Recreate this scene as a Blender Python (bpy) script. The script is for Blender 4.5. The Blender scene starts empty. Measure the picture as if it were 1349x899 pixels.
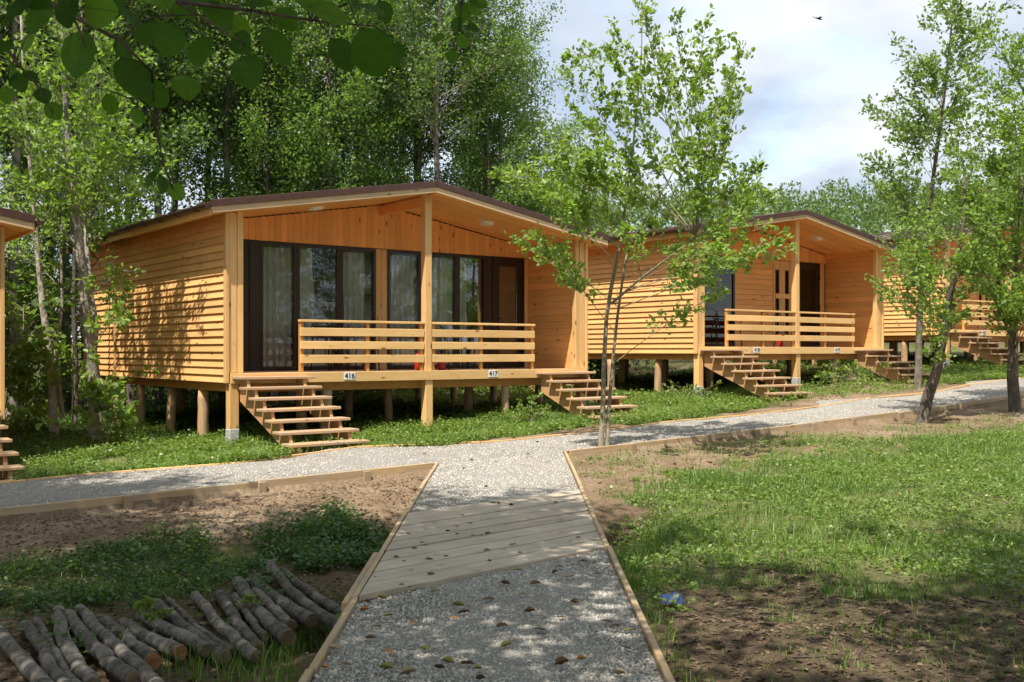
import bpy, bmesh, math, random
import numpy as np
from mathutils import Vector, Matrix

C = bpy.context.scene.collection
SC = bpy.context.scene
R = math.radians
F_PX = 1390.0                      # focal length in photo pixels (photo 1349 x 899, horizon at y = 463)
EYE = 1.5

# ------------------------------------------------------------------ camera
cam = bpy.data.cameras.new("camera")
cam.sensor_width = 36.0
cam.lens = 36.0 * F_PX / 1349.0
cam.shift_y = 13.5 / 1349.0
cam.clip_start = 0.05
cam.clip_end = 2000.0
camo = bpy.data.objects.new("camera", cam)
camo.location = (0, 0, EYE)
camo.rotation_euler = (R(90), 0, 0)
C.objects.link(camo)
SC.camera = camo

# ------------------------------------------------------------------ light
SUN_DIR = Vector((0.229, 0.490, -1.0)).normalized()      # the way the light travels
SUN_EL = math.asin(-SUN_DIR.z)
SUN_AZ = math.atan2(-SUN_DIR.x, -SUN_DIR.y)
sun = bpy.data.lights.new("sun", 'SUN')
sun.energy = 2.15
sun.angle = R(0.53)
sun.color = (1.0, 0.94, 0.84)
suno = bpy.data.objects.new("sun", sun)
suno.rotation_euler = SUN_DIR.to_track_quat('-Z', 'Y').to_euler()
suno.location = (-10, -20, 40)
C.objects.link(suno)

world = bpy.data.worlds.new("World")
SC.world = world
world.use_nodes = True
wt = world.node_tree
wt.nodes.clear()
def wn(t, **kw):
    n = wt.nodes.new(t)
    for k, v in kw.items():
        setattr(n, k, v)
    return n
w_out = wn('ShaderNodeOutputWorld')
w_sky = wn('ShaderNodeTexSky', sky_type='NISHITA')
w_sky.sun_disc = False
w_sky.sun_elevation = SUN_EL
w_sky.sun_rotation = SUN_AZ
w_bg = wn('ShaderNodeBackground'); w_bg.inputs['Strength'].default_value = 0.12
w_cl = wn('ShaderNodeBackground'); w_cl.inputs['Strength'].default_value = 0.45
w_tc = wn('ShaderNodeTexCoord')
w_sep = wn('ShaderNodeSeparateXYZ')
wt.links.new(w_tc.outputs['Generated'], w_sep.inputs[0])
w_add = wn('ShaderNodeMath', operation='ADD'); w_add.inputs[1].default_value = 0.30
w_abs = wn('ShaderNodeMath', operation='ABSOLUTE')
wt.links.new(w_sep.outputs['Z'], w_abs.inputs[0]); wt.links.new(w_abs.outputs[0], w_add.inputs[0])
w_dx = wn('ShaderNodeMath', operation='DIVIDE'); w_dy = wn('ShaderNodeMath', operation='DIVIDE')
wt.links.new(w_sep.outputs['X'], w_dx.inputs[0]); wt.links.new(w_add.outputs[0], w_dx.inputs[1])
wt.links.new(w_sep.outputs['Y'], w_dy.inputs[0]); wt.links.new(w_add.outputs[0], w_dy.inputs[1])
w_cmb = wn('ShaderNodeCombineXYZ')
wt.links.new(w_dx.outputs[0], w_cmb.inputs[0]); wt.links.new(w_dy.outputs[0], w_cmb.inputs[1])
w_n1 = wn('ShaderNodeTexNoise'); w_n1.inputs['Scale'].default_value = 1.5; w_n1.inputs['Detail'].default_value = 7; w_n1.inputs['Roughness'].default_value = 0.55
w_n2 = wn('ShaderNodeTexNoise'); w_n2.inputs['Scale'].default_value = 2.3; w_n2.inputs['Detail'].default_value = 6; w_n2.inputs['Roughness'].default_value = 0.5
w_map = wn('ShaderNodeMapping'); w_map.inputs['Location'].default_value = (3.1, 1.7, 0.4)
wt.links.new(w_cmb.outputs[0], w_n1.inputs['Vector'])
wt.links.new(w_cmb.outputs[0], w_map.inputs['Vector']); wt.links.new(w_map.outputs[0], w_n2.inputs['Vector'])
w_r1 = wn('ShaderNodeValToRGB')
w_r1.color_ramp.elements[0].position = 0.33; w_r1.color_ramp.elements[0].color = (0.45, 0.45, 0.45, 1)
w_r1.color_ramp.elements[1].position = 0.47; w_r1.color_ramp.elements[1].color = (1, 1, 1, 1)
wt.links.new(w_n1.outputs['Fac'], w_r1.inputs[0])
w_r2 = wn('ShaderNodeValToRGB')
w_r2.color_ramp.elements[0].position = 0.36; w_r2.color_ramp.elements[0].color = (0.35, 0.43, 0.55, 1)
w_r2.color_ramp.elements[1].position = 0.62; w_r2.color_ramp.elements[1].color = (0.64, 0.65, 0.67, 1)
wt.links.new(w_n2.outputs['Fac'], w_r2.inputs[0])
wt.links.new(w_sky.outputs[0], w_bg.inputs['Color'])
wt.links.new(w_r2.outputs[0], w_cl.inputs['Color'])
w_mix = wn('ShaderNodeMixShader')
wt.links.new(w_r1.outputs[0], w_mix.inputs[0])
wt.links.new(w_bg.outputs[0], w_mix.inputs[1]); wt.links.new(w_cl.outputs[0], w_mix.inputs[2])
wt.links.new(w_mix.outputs[0], w_out.inputs['Surface'])

SC.view_settings.view_transform = 'Standard'
SC.view_settings.look = 'None'
SC.view_settings.exposure = 1.84
SC.view_settings.gamma = 1.0
SC.view_settings.use_curve_mapping = False
SC.cycles.max_bounces = 8
SC.cycles.diffuse_bounces = 6
SC.cycles.glossy_bounces = 3
SC.cycles.transmission_bounces = 6
SC.cycles.transparent_max_bounces = 12
SC.cycles.use_denoising = True

random.seed(7)
RNG = np.random.default_rng(11)

# ------------------------------------------------------------------ materials
class M:
    """a material being wired"""
    def __init__(self, name):
        self.m = bpy.data.materials.new(name)
        self.m.use_nodes = True
        self.t = self.m.node_tree
        self.b = self.t.nodes['Principled BSDF']
        self.out = self.t.nodes['Material Output']
    def n(self, typ, ins=None, **kw):
        n = self.t.nodes.new(typ)
        for k, v in kw.items():
            setattr(n, k, v)
        for k, v in (ins or {}).items():
            if hasattr(v, 'is_linked') or isinstance(v, bpy.types.NodeSocket):
                self.t.links.new(v, n.inputs[k])
            else:
                n.inputs[k].default_value = v
        return n
    def link(self, a, b):
        self.t.links.new(a, b)
    def ramp(self, fac, stops):
        r = self.t.nodes.new('ShaderNodeValToRGB')
        e = r.color_ramp.elements
        while len(e) < len(stops):
            e.new(0.5)
        for k, (p, c) in enumerate(stops):
            e[k].position = p
            e[k].color = (c[0], c[1], c[2], 1) if not isinstance(c, (int, float)) else (c, c, c, 1)
        self.link(fac, r.inputs[0])
        return r.outputs[0]
    def mix(self, fac, a, b, blend='MIX'):
        n = self.t.nodes.new('ShaderNodeMix')
        n.data_type = 'RGBA'; n.blend_type = blend
        for k, v in ((0, fac), (6, a), (7, b)):
            if isinstance(v, bpy.types.NodeSocket):
                self.link(v, n.inputs[k])
            else:
                n.inputs[k].default_value = v if isinstance(v, (int, float)) else (v[0], v[1], v[2], 1)
        return n.outputs[2]
    def math(self, op, a, b=0.0):
        n = self.t.nodes.new('ShaderNodeMath'); n.operation = op
        for k, v in ((0, a), (1, b)):
            if isinstance(v, bpy.types.NodeSocket):
                self.link(v, n.inputs[k])
            else:
                n.inputs[k].default_value = v
        return n.outputs[0]
    def bump(self, h, strength=0.3, dist=0.01):
        n = self.n('ShaderNodeBump', {'Height': h, 'Strength': strength, 'Distance': dist})
        self.link(n.outputs[0], self.b.inputs['Normal'])
    def done(self, color=None, rough=0.6, spec=0.5, metal=0.0):
        if color is not None:
            if isinstance(color, bpy.types.NodeSocket):
                self.link(color, self.b.inputs['Base Color'])
            else:
                self.b.inputs['Base Color'].default_value = (color[0], color[1], color[2], 1)
        if isinstance(rough, bpy.types.NodeSocket):
            self.link(rough, self.b.inputs['Roughness'])
        else:
            self.b.inputs['Roughness'].default_value = rough
        self.b.inputs['Specular IOR Level'].default_value = spec
        self.b.inputs['Metallic'].default_value = metal
        return self.m

def wood(name, light, dark, axis='X', knot=(0.16, 0.06, 0.02), rough=0.55, knots=0.9, weather=0.0, spec=0.3):
    w = M(name)
    tc = w.n('ShaderNodeTexCoord')
    oi = w.n('ShaderNodeObjectInfo')
    off = w.n('ShaderNodeVectorMath', {0: (37.0, 91.0, 53.0)}, operation='SCALE')
    w.link(oi.outputs['Random'], off.inputs['Scale'])
    v = w.n('ShaderNodeVectorMath', {0: tc.outputs['Object'], 1: off.outputs[0]}, operation='ADD').outputs[0]
    sc = {'X': (1.0, 14, 14), 'Y': (14, 1.0, 14), 'Z': (14, 14, 1.0)}[axis]
    mp = w.n('ShaderNodeMapping', {'Vector': v, 'Scale': sc}).outputs[0]
    n1 = w.n('ShaderNodeTexNoise', {'Vector': mp, 'Scale': 2.2, 'Detail': 6.0, 'Roughness': 0.6, 'Distortion': 0.6}).outputs['Fac']
    n2 = w.n('ShaderNodeTexNoise', {'Vector': v, 'Scale': 1.1, 'Detail': 3.0}).outputs['Fac']
    col = w.ramp(n1, [(0.3, dark), (0.68, light)])
    ksc = {'X': (2.4, 7, 7), 'Y': (7, 2.4, 7), 'Z': (7, 7, 2.4)}[axis]
    kv = w.n('ShaderNodeMapping', {'Vector': v, 'Scale': ksc}).outputs[0]
    vo = w.n('ShaderNodeTexVoronoi', {'Vector': kv, 'Scale': 1.0})
    kf = w.ramp(vo.outputs['Distance'], [(0.07, knots), (0.15, 0.0)])
    col = w.mix(kf, col, knot)
    # every board a tone of its own
    tone = w.n('ShaderNodeMapRange', {'Value': oi.outputs['Random'], 'To Min': 0.86, 'To Max': 1.07}).outputs[0]
    tone2 = w.n('ShaderNodeMapRange', {'Value': n2, 'From Min': 0.3, 'From Max': 0.7, 'To Min': 0.91, 'To Max': 1.06}).outputs[0]
    tt = w.math('MULTIPLY', tone, tone2)
    hsv = w.n('ShaderNodeHueSaturation', {'Color': col, 'Value': tt}).outputs[0]
    if weather:
        n3 = w.n('ShaderNodeTexNoise', {'Vector': v, 'Scale': 3.5, 'Detail': 7.0, 'Roughness': 0.65}).outputs['Fac']
        wf = w.ramp(n3, [(0.38, 0.0), (0.62, weather)])
        hsv = w.mix(wf, hsv, (0.33, 0.29, 0.25))
    w.bump(n1, 0.25, 0.004)
    return w.done(hsv, rough, spec)

W_SIDING = wood('siding_wood', (0.86, 0.495, 0.205), (0.79, 0.405, 0.145), 'X')
W_INNER = wood('porch_board_wood', (0.90, 0.475, 0.175), (0.84, 0.395, 0.125), 'X')  # warmer than the siding: bounced light of the shaded porch put into the colour
W_POST = wood('post_wood', (0.82, 0.515, 0.225), (0.73, 0.415, 0.155), 'Z')
W_RAIL = wood('railing_wood', (0.86, 0.565, 0.255), (0.78, 0.46, 0.175), 'X')
W_RAILP = wood('railing_post_wood', (0.70, 0.36, 0.105), (0.56, 0.26, 0.065), 'Z')
W_FASCIA = wood('bargeboard_wood', (0.72, 0.52, 0.31), (0.62, 0.40, 0.20), 'X', weather=0.25)
W_TREAD = wood('tread_wood', (0.60, 0.39, 0.22), (0.47, 0.27, 0.13), 'X', weather=0.5)
W_STRING = wood('stringer_wood', (0.62, 0.36, 0.17), (0.48, 0.25, 0.10), 'Y', weather=0.2)
W_KERB = wood('edging_wood', (0.56, 0.40, 0.215), (0.40, 0.26, 0.125), 'X', weather=0.55)
W_WALK = wood('boardwalk_wood', (0.56, 0.48, 0.37), (0.43, 0.35, 0.26), 'X', knots=0.6, weather=0.5, rough=0.75, spec=0.2)
W_PILE = wood('pile_wood', (0.56, 0.35, 0.17), (0.36, 0.21, 0.095), 'Z', weather=0.4)
W_STAKE = wood('stake_wood', (0.42, 0.28, 0.15), (0.30, 0.19, 0.10), 'Z', weather=0.5)

def plain(name, col, rough=0.5, spec=0.5, metal=0.0, var=0.12, scale=6.0, bump=0.0):
    p = M(name)
    tc = p.n('ShaderNodeTexCoord')
    n = p.n('ShaderNodeTexNoise', {'Vector': tc.outputs['Object'], 'Scale': scale, 'Detail': 5.0}).outputs['Fac']
    c = p.ramp(n, [(0.3, tuple(x * (1 - var) for x in col)), (0.7, tuple(min(1, x * (1 + var)) for x in col))])
    if bump:
        p.bump(n, bump, 0.01)
    return p.done(c, rough, spec, metal)

P_FRAME = plain('brown_frame', (0.030, 0.016, 0.011), 0.35, 0.5)
P_METAL = plain('brown_roof_metal', (0.075, 0.034, 0.026), 0.4, 0.5, 0.0, 0.18)
P_GUTTER = plain('gutter_metal', (0.045, 0.026, 0.020), 0.35, 0.5)
P_PIPE = plain('downpipe_metal', (0.075, 0.026, 0.018), 0.4)
P_CONC = plain('concrete', (0.42, 0.41, 0.40), 0.9, 0.2, 0, 0.25, 14, 0.4)
P_WHITE = plain('white_plate', (0.80, 0.80, 0.80), 0.4)
P_LAMP = plain('lamp_cover', (0.80, 0.76, 0.68), 0.3)
P_BLACK = plain('black_lettering', (0.015, 0.015, 0.018), 0.6)
P_IRON = plain('black_iron', (0.018, 0.018, 0.020), 0.45, 0.5)
P_RED = plain('red_paint', (0.50, 0.020, 0.012), 0.3, 0.5)
P_INT = plain('interior_wall', (0.34, 0.27, 0.20), 0.8, 0.2)
P_DARKW = plain('beam_wood', (0.50, 0.24, 0.075), 0.7, 0.2)
P_WIRE = plain('wire', (0.20, 0.20, 0.20), 0.5, 0.5, 0.8)
P_BLUE = plain('blue_plastic', (0.020, 0.050, 0.170), 0.3, 0.5, 0, 0.3)
P_BIRD = plain('bird_feathers', (0.02, 0.018, 0.016), 0.8)
P_STEEL = plain('steel', (0.35, 0.36, 0.37), 0.35, 0.5, 0.9)

def curtain_mat():
    c = M('white_curtain')
    tr = c.n('ShaderNodeBsdfTranslucent', {'Color': (0.75, 0.74, 0.70, 1)})
    mx = c.n('ShaderNodeMixShader', {0: 0.45})
    c.done((0.90, 0.90, 0.89), 0.9, 0.1)
    c.link(c.b.outputs[0], mx.inputs[1]); c.link(tr.outputs[0], mx.inputs[2])
    c.link(mx.outputs[0], c.out.inputs['Surface'])
    return c.m
P_CURT = curtain_mat()

def glass_mat():
    g = M('window_glass')
    tc = g.n('ShaderNodeTexCoord')
    ns = g.n('ShaderNodeTexNoise', {'Vector': tc.outputs['Object'], 'Scale': 1.6, 'Detail': 2.0}).outputs['Fac']
    bp = g.n('ShaderNodeBump', {'Height': ns, 'Strength': 0.018, 'Distance': 0.05})
    gl = g.n('ShaderNodeBsdfGlossy', {'Color': (0.95, 0.97, 0.97, 1), 'Roughness': 0.008, 'Normal': bp.outputs[0]})
    tr = g.n('ShaderNodeBsdfTransparent', {'Color': (0.985, 0.99, 0.985, 1)})
    fr = g.n('ShaderNodeFresnel', {'IOR': 1.62})
    mx = g.n('ShaderNodeMixShader', {0: fr.outputs[0], 1: tr.outputs[0], 2: gl.outputs[0]})
    g.link(mx.outputs[0], g.out.inputs['Surface'])
    return g.m
P_GLASS = glass_mat()

def leaf_mat(name, dark, mid, light, trans, tfac=0.38, rough=0.42, spec=0.4):
    l = M(name)
    at = l.n('ShaderNodeAttribute', attribute_name='rnd')
    oi = l.n('ShaderNodeObjectInfo')
    f = l.math('ADD', l.math('MULTIPLY', at.outputs['Fac'], 0.85), l.math('MULTIPLY', oi.outputs['Random'], 0.15))
    col = l.ramp(f, [(0.0, dark), (0.5, mid), (0.93, light), (1.0, tuple(min(1, a * 1.1 + 0.05 * b) for a, b in zip(light, (2.2, 1.2, 0))))])
    l.done(col, rough, spec)
    tcol = l.mix(1.0, col, trans, 'MULTIPLY')
    tr = l.n('ShaderNodeBsdfTranslucent', {'Color': tcol})
    mx = l.n('ShaderNodeMixShader', {0: tfac, 1: l.b.outputs[0], 2: tr.outputs[0]})
    l.link(mx.outputs[0], l.out.inputs['Surface'])
    return l.m
L_FOREST = leaf_mat('forest_leaves', (0.048, 0.092, 0.024), (0.102, 0.170, 0.042), (0.200, 0.270, 0.080), (2.6, 2.8, 1.2))
L_YOUNG = leaf_mat('young_tree_leaves', (0.090, 0.150, 0.030), (0.170, 0.255, 0.050), (0.280, 0.360, 0.095), (2.0, 2.2, 1.0))
L_OLIVE = leaf_mat('olive_tree_leaves', (0.085, 0.140, 0.038), (0.150, 0.230, 0.060), (0.250, 0.330, 0.105), (2.0, 2.1, 1.1))
L_BIG = leaf_mat('broad_leaves', (0.020, 0.062, 0.007), (0.042, 0.110, 0.012), (0.085, 0.180, 0.022), (2.2, 2.6, 0.8), 0.45, 0.6, 0.12)
def big_leaf_mat():
    l = M('broad_leaf_blade')
    at = l.n('ShaderNodeAttribute', attribute_name='rnd')
    tc = l.n('ShaderNodeTexCoord')
    sp = l.n('ShaderNodeSeparateXYZ', {0: tc.outputs['Object']})
    ay = l.math('ABSOLUTE', sp.outputs[1])
    u = l.math('MULTIPLY', l.math('SUBTRACT', sp.outputs[0], l.math('MULTIPLY', ay, 0.75)), 8.5)
    fr = l.math('ABSOLUTE', l.math('SUBTRACT', l.math('FRACT', u), 0.5))
    vein = l.ramp(fr, [(0.0, 1.0), (0.09, 0.0)])
    rib = l.ramp(ay, [(0.008, 1.0), (0.022, 0.0)])
    v = l.math('MAXIMUM', vein, rib)
    nz = l.n('ShaderNodeTexNoise', {'Vector': tc.outputs['Object'], 'Scale': 5.0, 'Detail': 6.0}).outputs['Fac']
    f = l.math('ADD', l.math('MULTIPLY', at.outputs['Fac'], 0.7), l.math('MULTIPLY', nz, 0.35))
    col = l.ramp(f, [(0.15, (0.018, 0.056, 0.007)), (0.55, (0.045, 0.112, 0.013)), (1.0, (0.100, 0.190, 0.024))])
    spots = l.ramp(l.n('ShaderNodeTexNoise', {'Vector': tc.outputs['Object'], 'Scale': 13.0, 'Detail': 3.0}).outputs['Fac'], [(0.68, 0.0), (0.74, 0.8)])
    col = l.mix(spots, col, (0.10, 0.07, 0.02))
    col = l.mix(l.math('MULTIPLY', v, 0.45), col, (0.11, 0.17, 0.045))
    l.bump(l.math('SUBTRACT', 1.0, v), 0.5, 0.03)
    l.done(col, 0.5, 0.2)
    tcol = l.mix(1.0, col, (2.6, 2.9, 0.9), 'MULTIPLY')
    tcol = l.mix(l.math('MULTIPLY', v, 0.6), tcol, (0.03, 0.06, 0.01))
    tr = l.n('ShaderNodeBsdfTranslucent', {'Color': tcol})
    mx = l.n('ShaderNodeMixShader', {0: 0.5, 1: l.b.outputs[0], 2: tr.outputs[0]})
    l.link(mx.outputs[0], l.out.inputs['Surface'])
    return l.m
L_BLADE = big_leaf_mat()
L_HERB = leaf_mat('ground_cover_leaves', (0.072, 0.125, 0.024), (0.150, 0.225, 0.045), (0.260, 0.325, 0.090), (1.8, 1.9, 0.8), 0.3)
L_DARKHERB = leaf_mat('nettle_leaves', (0.028, 0.068, 0.016), (0.056, 0.118, 0.027), (0.105, 0.180, 0.046), (1.8, 2.0, 0.9), 0.3)
L_GRASS = leaf_mat('grass_blades', (0.062, 0.125, 0.022), (0.125, 0.215, 0.040), (0.235, 0.315, 0.080), (1.8, 1.9, 0.8), 0.3)
L_DRY = leaf_mat('dry_litter', (0.060, 0.040, 0.026), (0.130, 0.088, 0.055), (0.260, 0.195, 0.130), (1.2, 1.1, 0.8), 0.15, 0.7, 0.2)
L_HILL = leaf_mat('hill_leaves', (0.070, 0.120, 0.034), (0.115, 0.180, 0.050), (0.180, 0.245, 0.080), (1.8, 1.9, 1.0), 0.3)

def bark(name, light, dark, scale=9.0):
    b = M(name)
    tc = b.n('ShaderNodeTexCoord')
    mp = b.n('ShaderNodeMapping', {'Vector': tc.outputs['Object'], 'Scale': (1, 1, 0.45)}).outputs[0]
    n1 = b.n('ShaderNodeTexNoise', {'Vector': mp, 'Scale': scale, 'Detail': 8.0, 'Roughness': 0.65}).outputs['Fac']
    n2 = b.n('ShaderNodeTexVoronoi', {'Vector': mp, 'Scale': scale * 3.2}).outputs['Distance']
    col = b.ramp(n1, [(0.33, dark), (0.66, light)])
    col = b.mix(b.ramp(n2, [(0.0, 0.6), (0.35, 0.0)]), col, tuple(x * 0.5 for x in dark))
    b.bump(b.math('ADD', n1, b.math('MULTIPLY', n2, 0.6)), 0.9, 0.02)
    oi = b.n('ShaderNodeObjectInfo')
    n3 = b.n('ShaderNodeTexNoise', {'Vector': tc.outputs['Object'], 'Scale': 3.0, 'Detail': 6.0, 'Roughness': 0.7}).outputs['Fac']
    col = b.mix(b.ramp(n3, [(0.52, 0.0), (0.62, 0.55)]), col, tuple(min(1, x * 1.5) for x in light))
    tone = b.n('ShaderNodeMapRange', {'Value': oi.outputs['Random'], 'To Min': 0.72, 'To Max': 1.2}).outputs[0]
    col = b.n('ShaderNodeHueSaturation', {'Color': col, 'Value': tone}).outputs[0]
    return b.done(col, 0.85, 0.2)
B_GREY = bark('grey_bark', (0.30, 0.27, 0.22), (0.11, 0.095, 0.075))
B_DARK = bark('dark_bark', (0.17, 0.14, 0.11), (0.06, 0.048, 0.038))
B_PALE = bark('pale_bark', (0.42, 0.38, 0.31), (0.17, 0.145, 0.115), 12.0)
B_YOUNG = bark('young_bark', (0.34, 0.30, 0.21), (0.19, 0.155, 0.10), 14.0)
B_LOG = bark('log_bark', (0.21, 0.185, 0.16), (0.07, 0.06, 0.052), 16.0)
P_CUT = plain('cut_wood', (0.17, 0.125, 0.08), 0.8, 0.2, 0, 0.3, 30)
P_CUTO = plain('fresh_orange_cut_wood', (0.34, 0.165, 0.075), 0.8, 0.2, 0, 0.35, 30)

def ground_mat():
    g = M('earth')
    geo = g.n('ShaderNodeNewGeometry')
    p = geo.outputs['Position']
    n1 = g.n('ShaderNodeTexNoise', {'Vector': p, 'Scale': 1.3, 'Detail': 8.0, 'Roughness': 0.6}).outputs['Fac']
    n2 = g.n('ShaderNodeTexNoise', {'Vector': p, 'Scale': 26.0, 'Detail': 6.0, 'Roughness': 0.7}).outputs['Fac']
    n3 = g.n('ShaderNodeTexVoronoi', {'Vector': p, 'Scale': 38.0})
    col = g.ramp(n1, [(0.30, (0.17, 0.115, 0.072)), (0.52, (0.27, 0.198, 0.130)), (0.72, (0.36, 0.280, 0.192))])
    col = g.mix(g.ramp(n2, [(0.36, 0.65), (0.58, 0.0)]), col, (0.11, 0.062, 0.034))
    col = g.mix(g.ramp(n3.outputs['Distance'], [(0.05, 0.55), (0.22, 0.0)]), col, (0.42, 0.32, 0.22))
    at = g.n('ShaderNodeAttribute', attribute_name='moss')      # where low green growth covers the earth
    gm = g.math('MULTIPLY', at.outputs['Fac'], g.ramp(n2, [(0.30, 1.0), (0.75, 0.35)]))
    gcol = g.ramp(n1, [(0.3, (0.045, 0.085, 0.016)), (0.7, (0.095, 0.135, 0.030))])
    col = g.mix(gm, col, gcol)
    du = g.n('ShaderNodeAttribute', attribute_name='dark_earth')     # darker earth: leaf mould, log bed, ditch, under the large cabin
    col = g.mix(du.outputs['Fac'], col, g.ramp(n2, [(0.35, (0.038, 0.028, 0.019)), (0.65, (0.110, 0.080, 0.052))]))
    h = g.math('ADD', n2, g.math('MULTIPLY', n3.outputs['Distance'], 0.5))
    g.bump(h, 0.8, 0.03)
    return g.done(col, 0.95, 0.1)
G_EARTH = ground_mat()

def gravel_mat():
    g = M('gravel_bed')
    p = g.n('ShaderNodeNewGeometry').outputs['Position']
    v = g.n('ShaderNodeTexVoronoi', {'Vector': p, 'Scale': 85.0})
    v2 = g.n('ShaderNodeTexNoise', {'Vector': p, 'Scale': 0.9, 'Detail': 4.0}).outputs['Fac']
    sep = g.n('ShaderNodeSeparateColor', {0: v.outputs['Color']})
    col = g.ramp(sep.outputs[0], [(0.0, (0.36, 0.34, 0.30)), (0.45, (0.43, 0.405, 0.36)), (1.0, (0.51, 0.48, 0.43))])
    col = g.mix(g.ramp(v.outputs['Distance'], [(0.35, 0.0), (0.7, 0.75)]), col, (0.19, 0.175, 0.165))
    col = g.mix(g.ramp(v2, [(0.4, 0.25), (0.65, 0.0)]), col, (0.30, 0.25, 0.20))
    g.bump(g.math('SUBTRACT', 1.0, v.outputs['Distance']), 0.9, 0.02)
    return g.done(col, 0.9, 0.2)
G_GRAVEL = gravel_mat()
def stone_mat():
    g = M('gravel_stone')
    at = g.n('ShaderNodeAttribute', attribute_name='rnd')
    col = g.ramp(at.outputs['Fac'], [(0.0, (0.33, 0.31, 0.275)), (0.3, (0.43, 0.405, 0.36)), (0.75, (0.51, 0.48, 0.43)), (0.93, (0.60, 0.57, 0.51)), (1.0, (0.44, 0.34, 0.24))])
    return g.done(col, 0.85, 0.25)
G_STONE = stone_mat()

# ------------------------------------------------------------------ helpers
def mesh_np(name, V, F=None, T=None, mat=None, rnd=None, smooth=False, attrs=None):
    """a mesh from arrays: V (n,3), F quads (m,4), T triangles (k,3)"""
    me = bpy.data.meshes.new(name)
    V = np.asarray(V, dtype=np.float32)
    nq = 0 if F is None else len(F)
    nt = 0 if T is None else len(T)
    me.vertices.add(len(V)); me.vertices.foreach_set('co', V.ravel())
    idx = []
    if nq: idx.append(np.asarray(F, dtype=np.int32).ravel())
    if nt: idx.append(np.asarray(T, dtype=np.int32).ravel())
    idx = np.concatenate(idx)
    me.loops.add(len(idx)); me.loops.foreach_set('vertex_index', idx)
    st = np.concatenate([np.arange(nq) * 4, nq * 4 + np.arange(nt) * 3]).astype(np.int32)
    me.polygons.add(nq + nt); me.polygons.foreach_set('loop_start', st)
    if smooth:
        me.polygons.foreach_set('use_smooth', np.ones(nq + nt, dtype=bool))
    A = dict(attrs or {})
    if rnd is not None: A['rnd'] = rnd
    for k, a in A.items():
        at = me.attributes.new(k, 'FLOAT', 'POINT')
        at.data.foreach_set('value', np.asarray(a, dtype=np.float32))
    if mat is not None:
        for m in (mat if isinstance(mat, (list, tuple)) else [mat]):
            me.materials.append(m)
    me.update(calc_edges=True)
    return me

def obj(name, data, parent=None, loc=(0, 0, 0), rot=(0, 0, 0), kind=None, label=None, cat=None, group=None):
    o = bpy.data.objects.new(name, data)
    o.location = loc; o.rotation_euler = rot
    if parent is not None: o.parent = parent
    if kind: o['kind'] = kind
    if label: o['label'] = label
    if cat: o['category'] = cat
    if group: o['group'] = group
    C.objects.link(o)
    return o

def thing(name, label, cat, loc=(0, 0, 0), rz=0.0, group=None):
    o = obj(name, None, None, loc, (0, 0, rz), None, label, cat, group)
    o.empty_display_size = 0.2
    return o

_cache = {}
def box(lx, ly, lz, mat, bev=0.004):
    """box centred on its origin, edges eased"""
    key = ('box', round(lx, 3), round(ly, 3), round(lz, 3), mat.name, bev)
    if key in _cache: return _cache[key]
    bm = bmesh.new()
    bmesh.ops.create_cube(bm, size=1.0)
    bmesh.ops.scale(bm, vec=(lx, ly, lz), verts=bm.verts)
    if bev:
        bmesh.ops.bevel(bm, geom=list(bm.edges), offset=min(bev, 0.3 * min(lx, ly, lz)), segments=1, affect='EDGES')
    me = bpy.data.meshes.new('box'); bm.to_mesh(me); bm.free()
    me.materials.append(mat)
    _cache[key] = me
    return me

def lap(L, h, mat):
    """lapped cladding board along X; outer face toward -Y, thick lower edge"""
    key = ('lap', round(L, 3), round(h, 3), mat.name)
    if key in _cache: return _cache[key]
    pr = [(-0.036, 0.0), (-0.040, 0.006), (-0.024, h * 0.55), (-0.012, h), (0.0, h), (0.0, 0.0)]
    n = len(pr); V = []
    for x in (-L / 2, L / 2):
        V += [(x, a, b) for a, b in pr]
    F = [(i, i + n, (i + 1) % n + n, (i + 1) % n) for i in range(n)]
    bm = bmesh.new()
    vs = [bm.verts.new(v) for v in V]
    for f in F: bm.faces.new([vs[i] for i in f])
    bm.faces.new(vs[:n]); bm.faces.new(vs[n:][::-1])
    bmesh.ops.recalc_face_normals(bm, faces=bm.faces)
    me = bpy.data.meshes.new('lap_board'); bm.to_mesh(me); bm.free()
    me.materials.append(mat)
    _cache[key] = me
    return me

def prism(pts, axis_vec, mat, name='prism'):
    """polygon pts (3D, planar) extruded by axis_vec"""
    n = len(pts); a = Vector(axis_vec)
    bm = bmesh.new()
    v0 = [bm.verts.new(p) for p in pts]
    v1 = [bm.verts.new(Vector(p) + a) for p in pts]
    for i in range(n):
        bm.faces.new((v0[i], v0[(i + 1) % n], v1[(i + 1) % n], v1[i]))
    bm.faces.new(v0); bm.faces.new(v1[::-1])
    bmesh.ops.recalc_face_normals(bm, faces=bm.faces)
    me = bpy.data.meshes.new(name); bm.to_mesh(me); bm.free()
    me.materials.append(mat)
    return me

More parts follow.
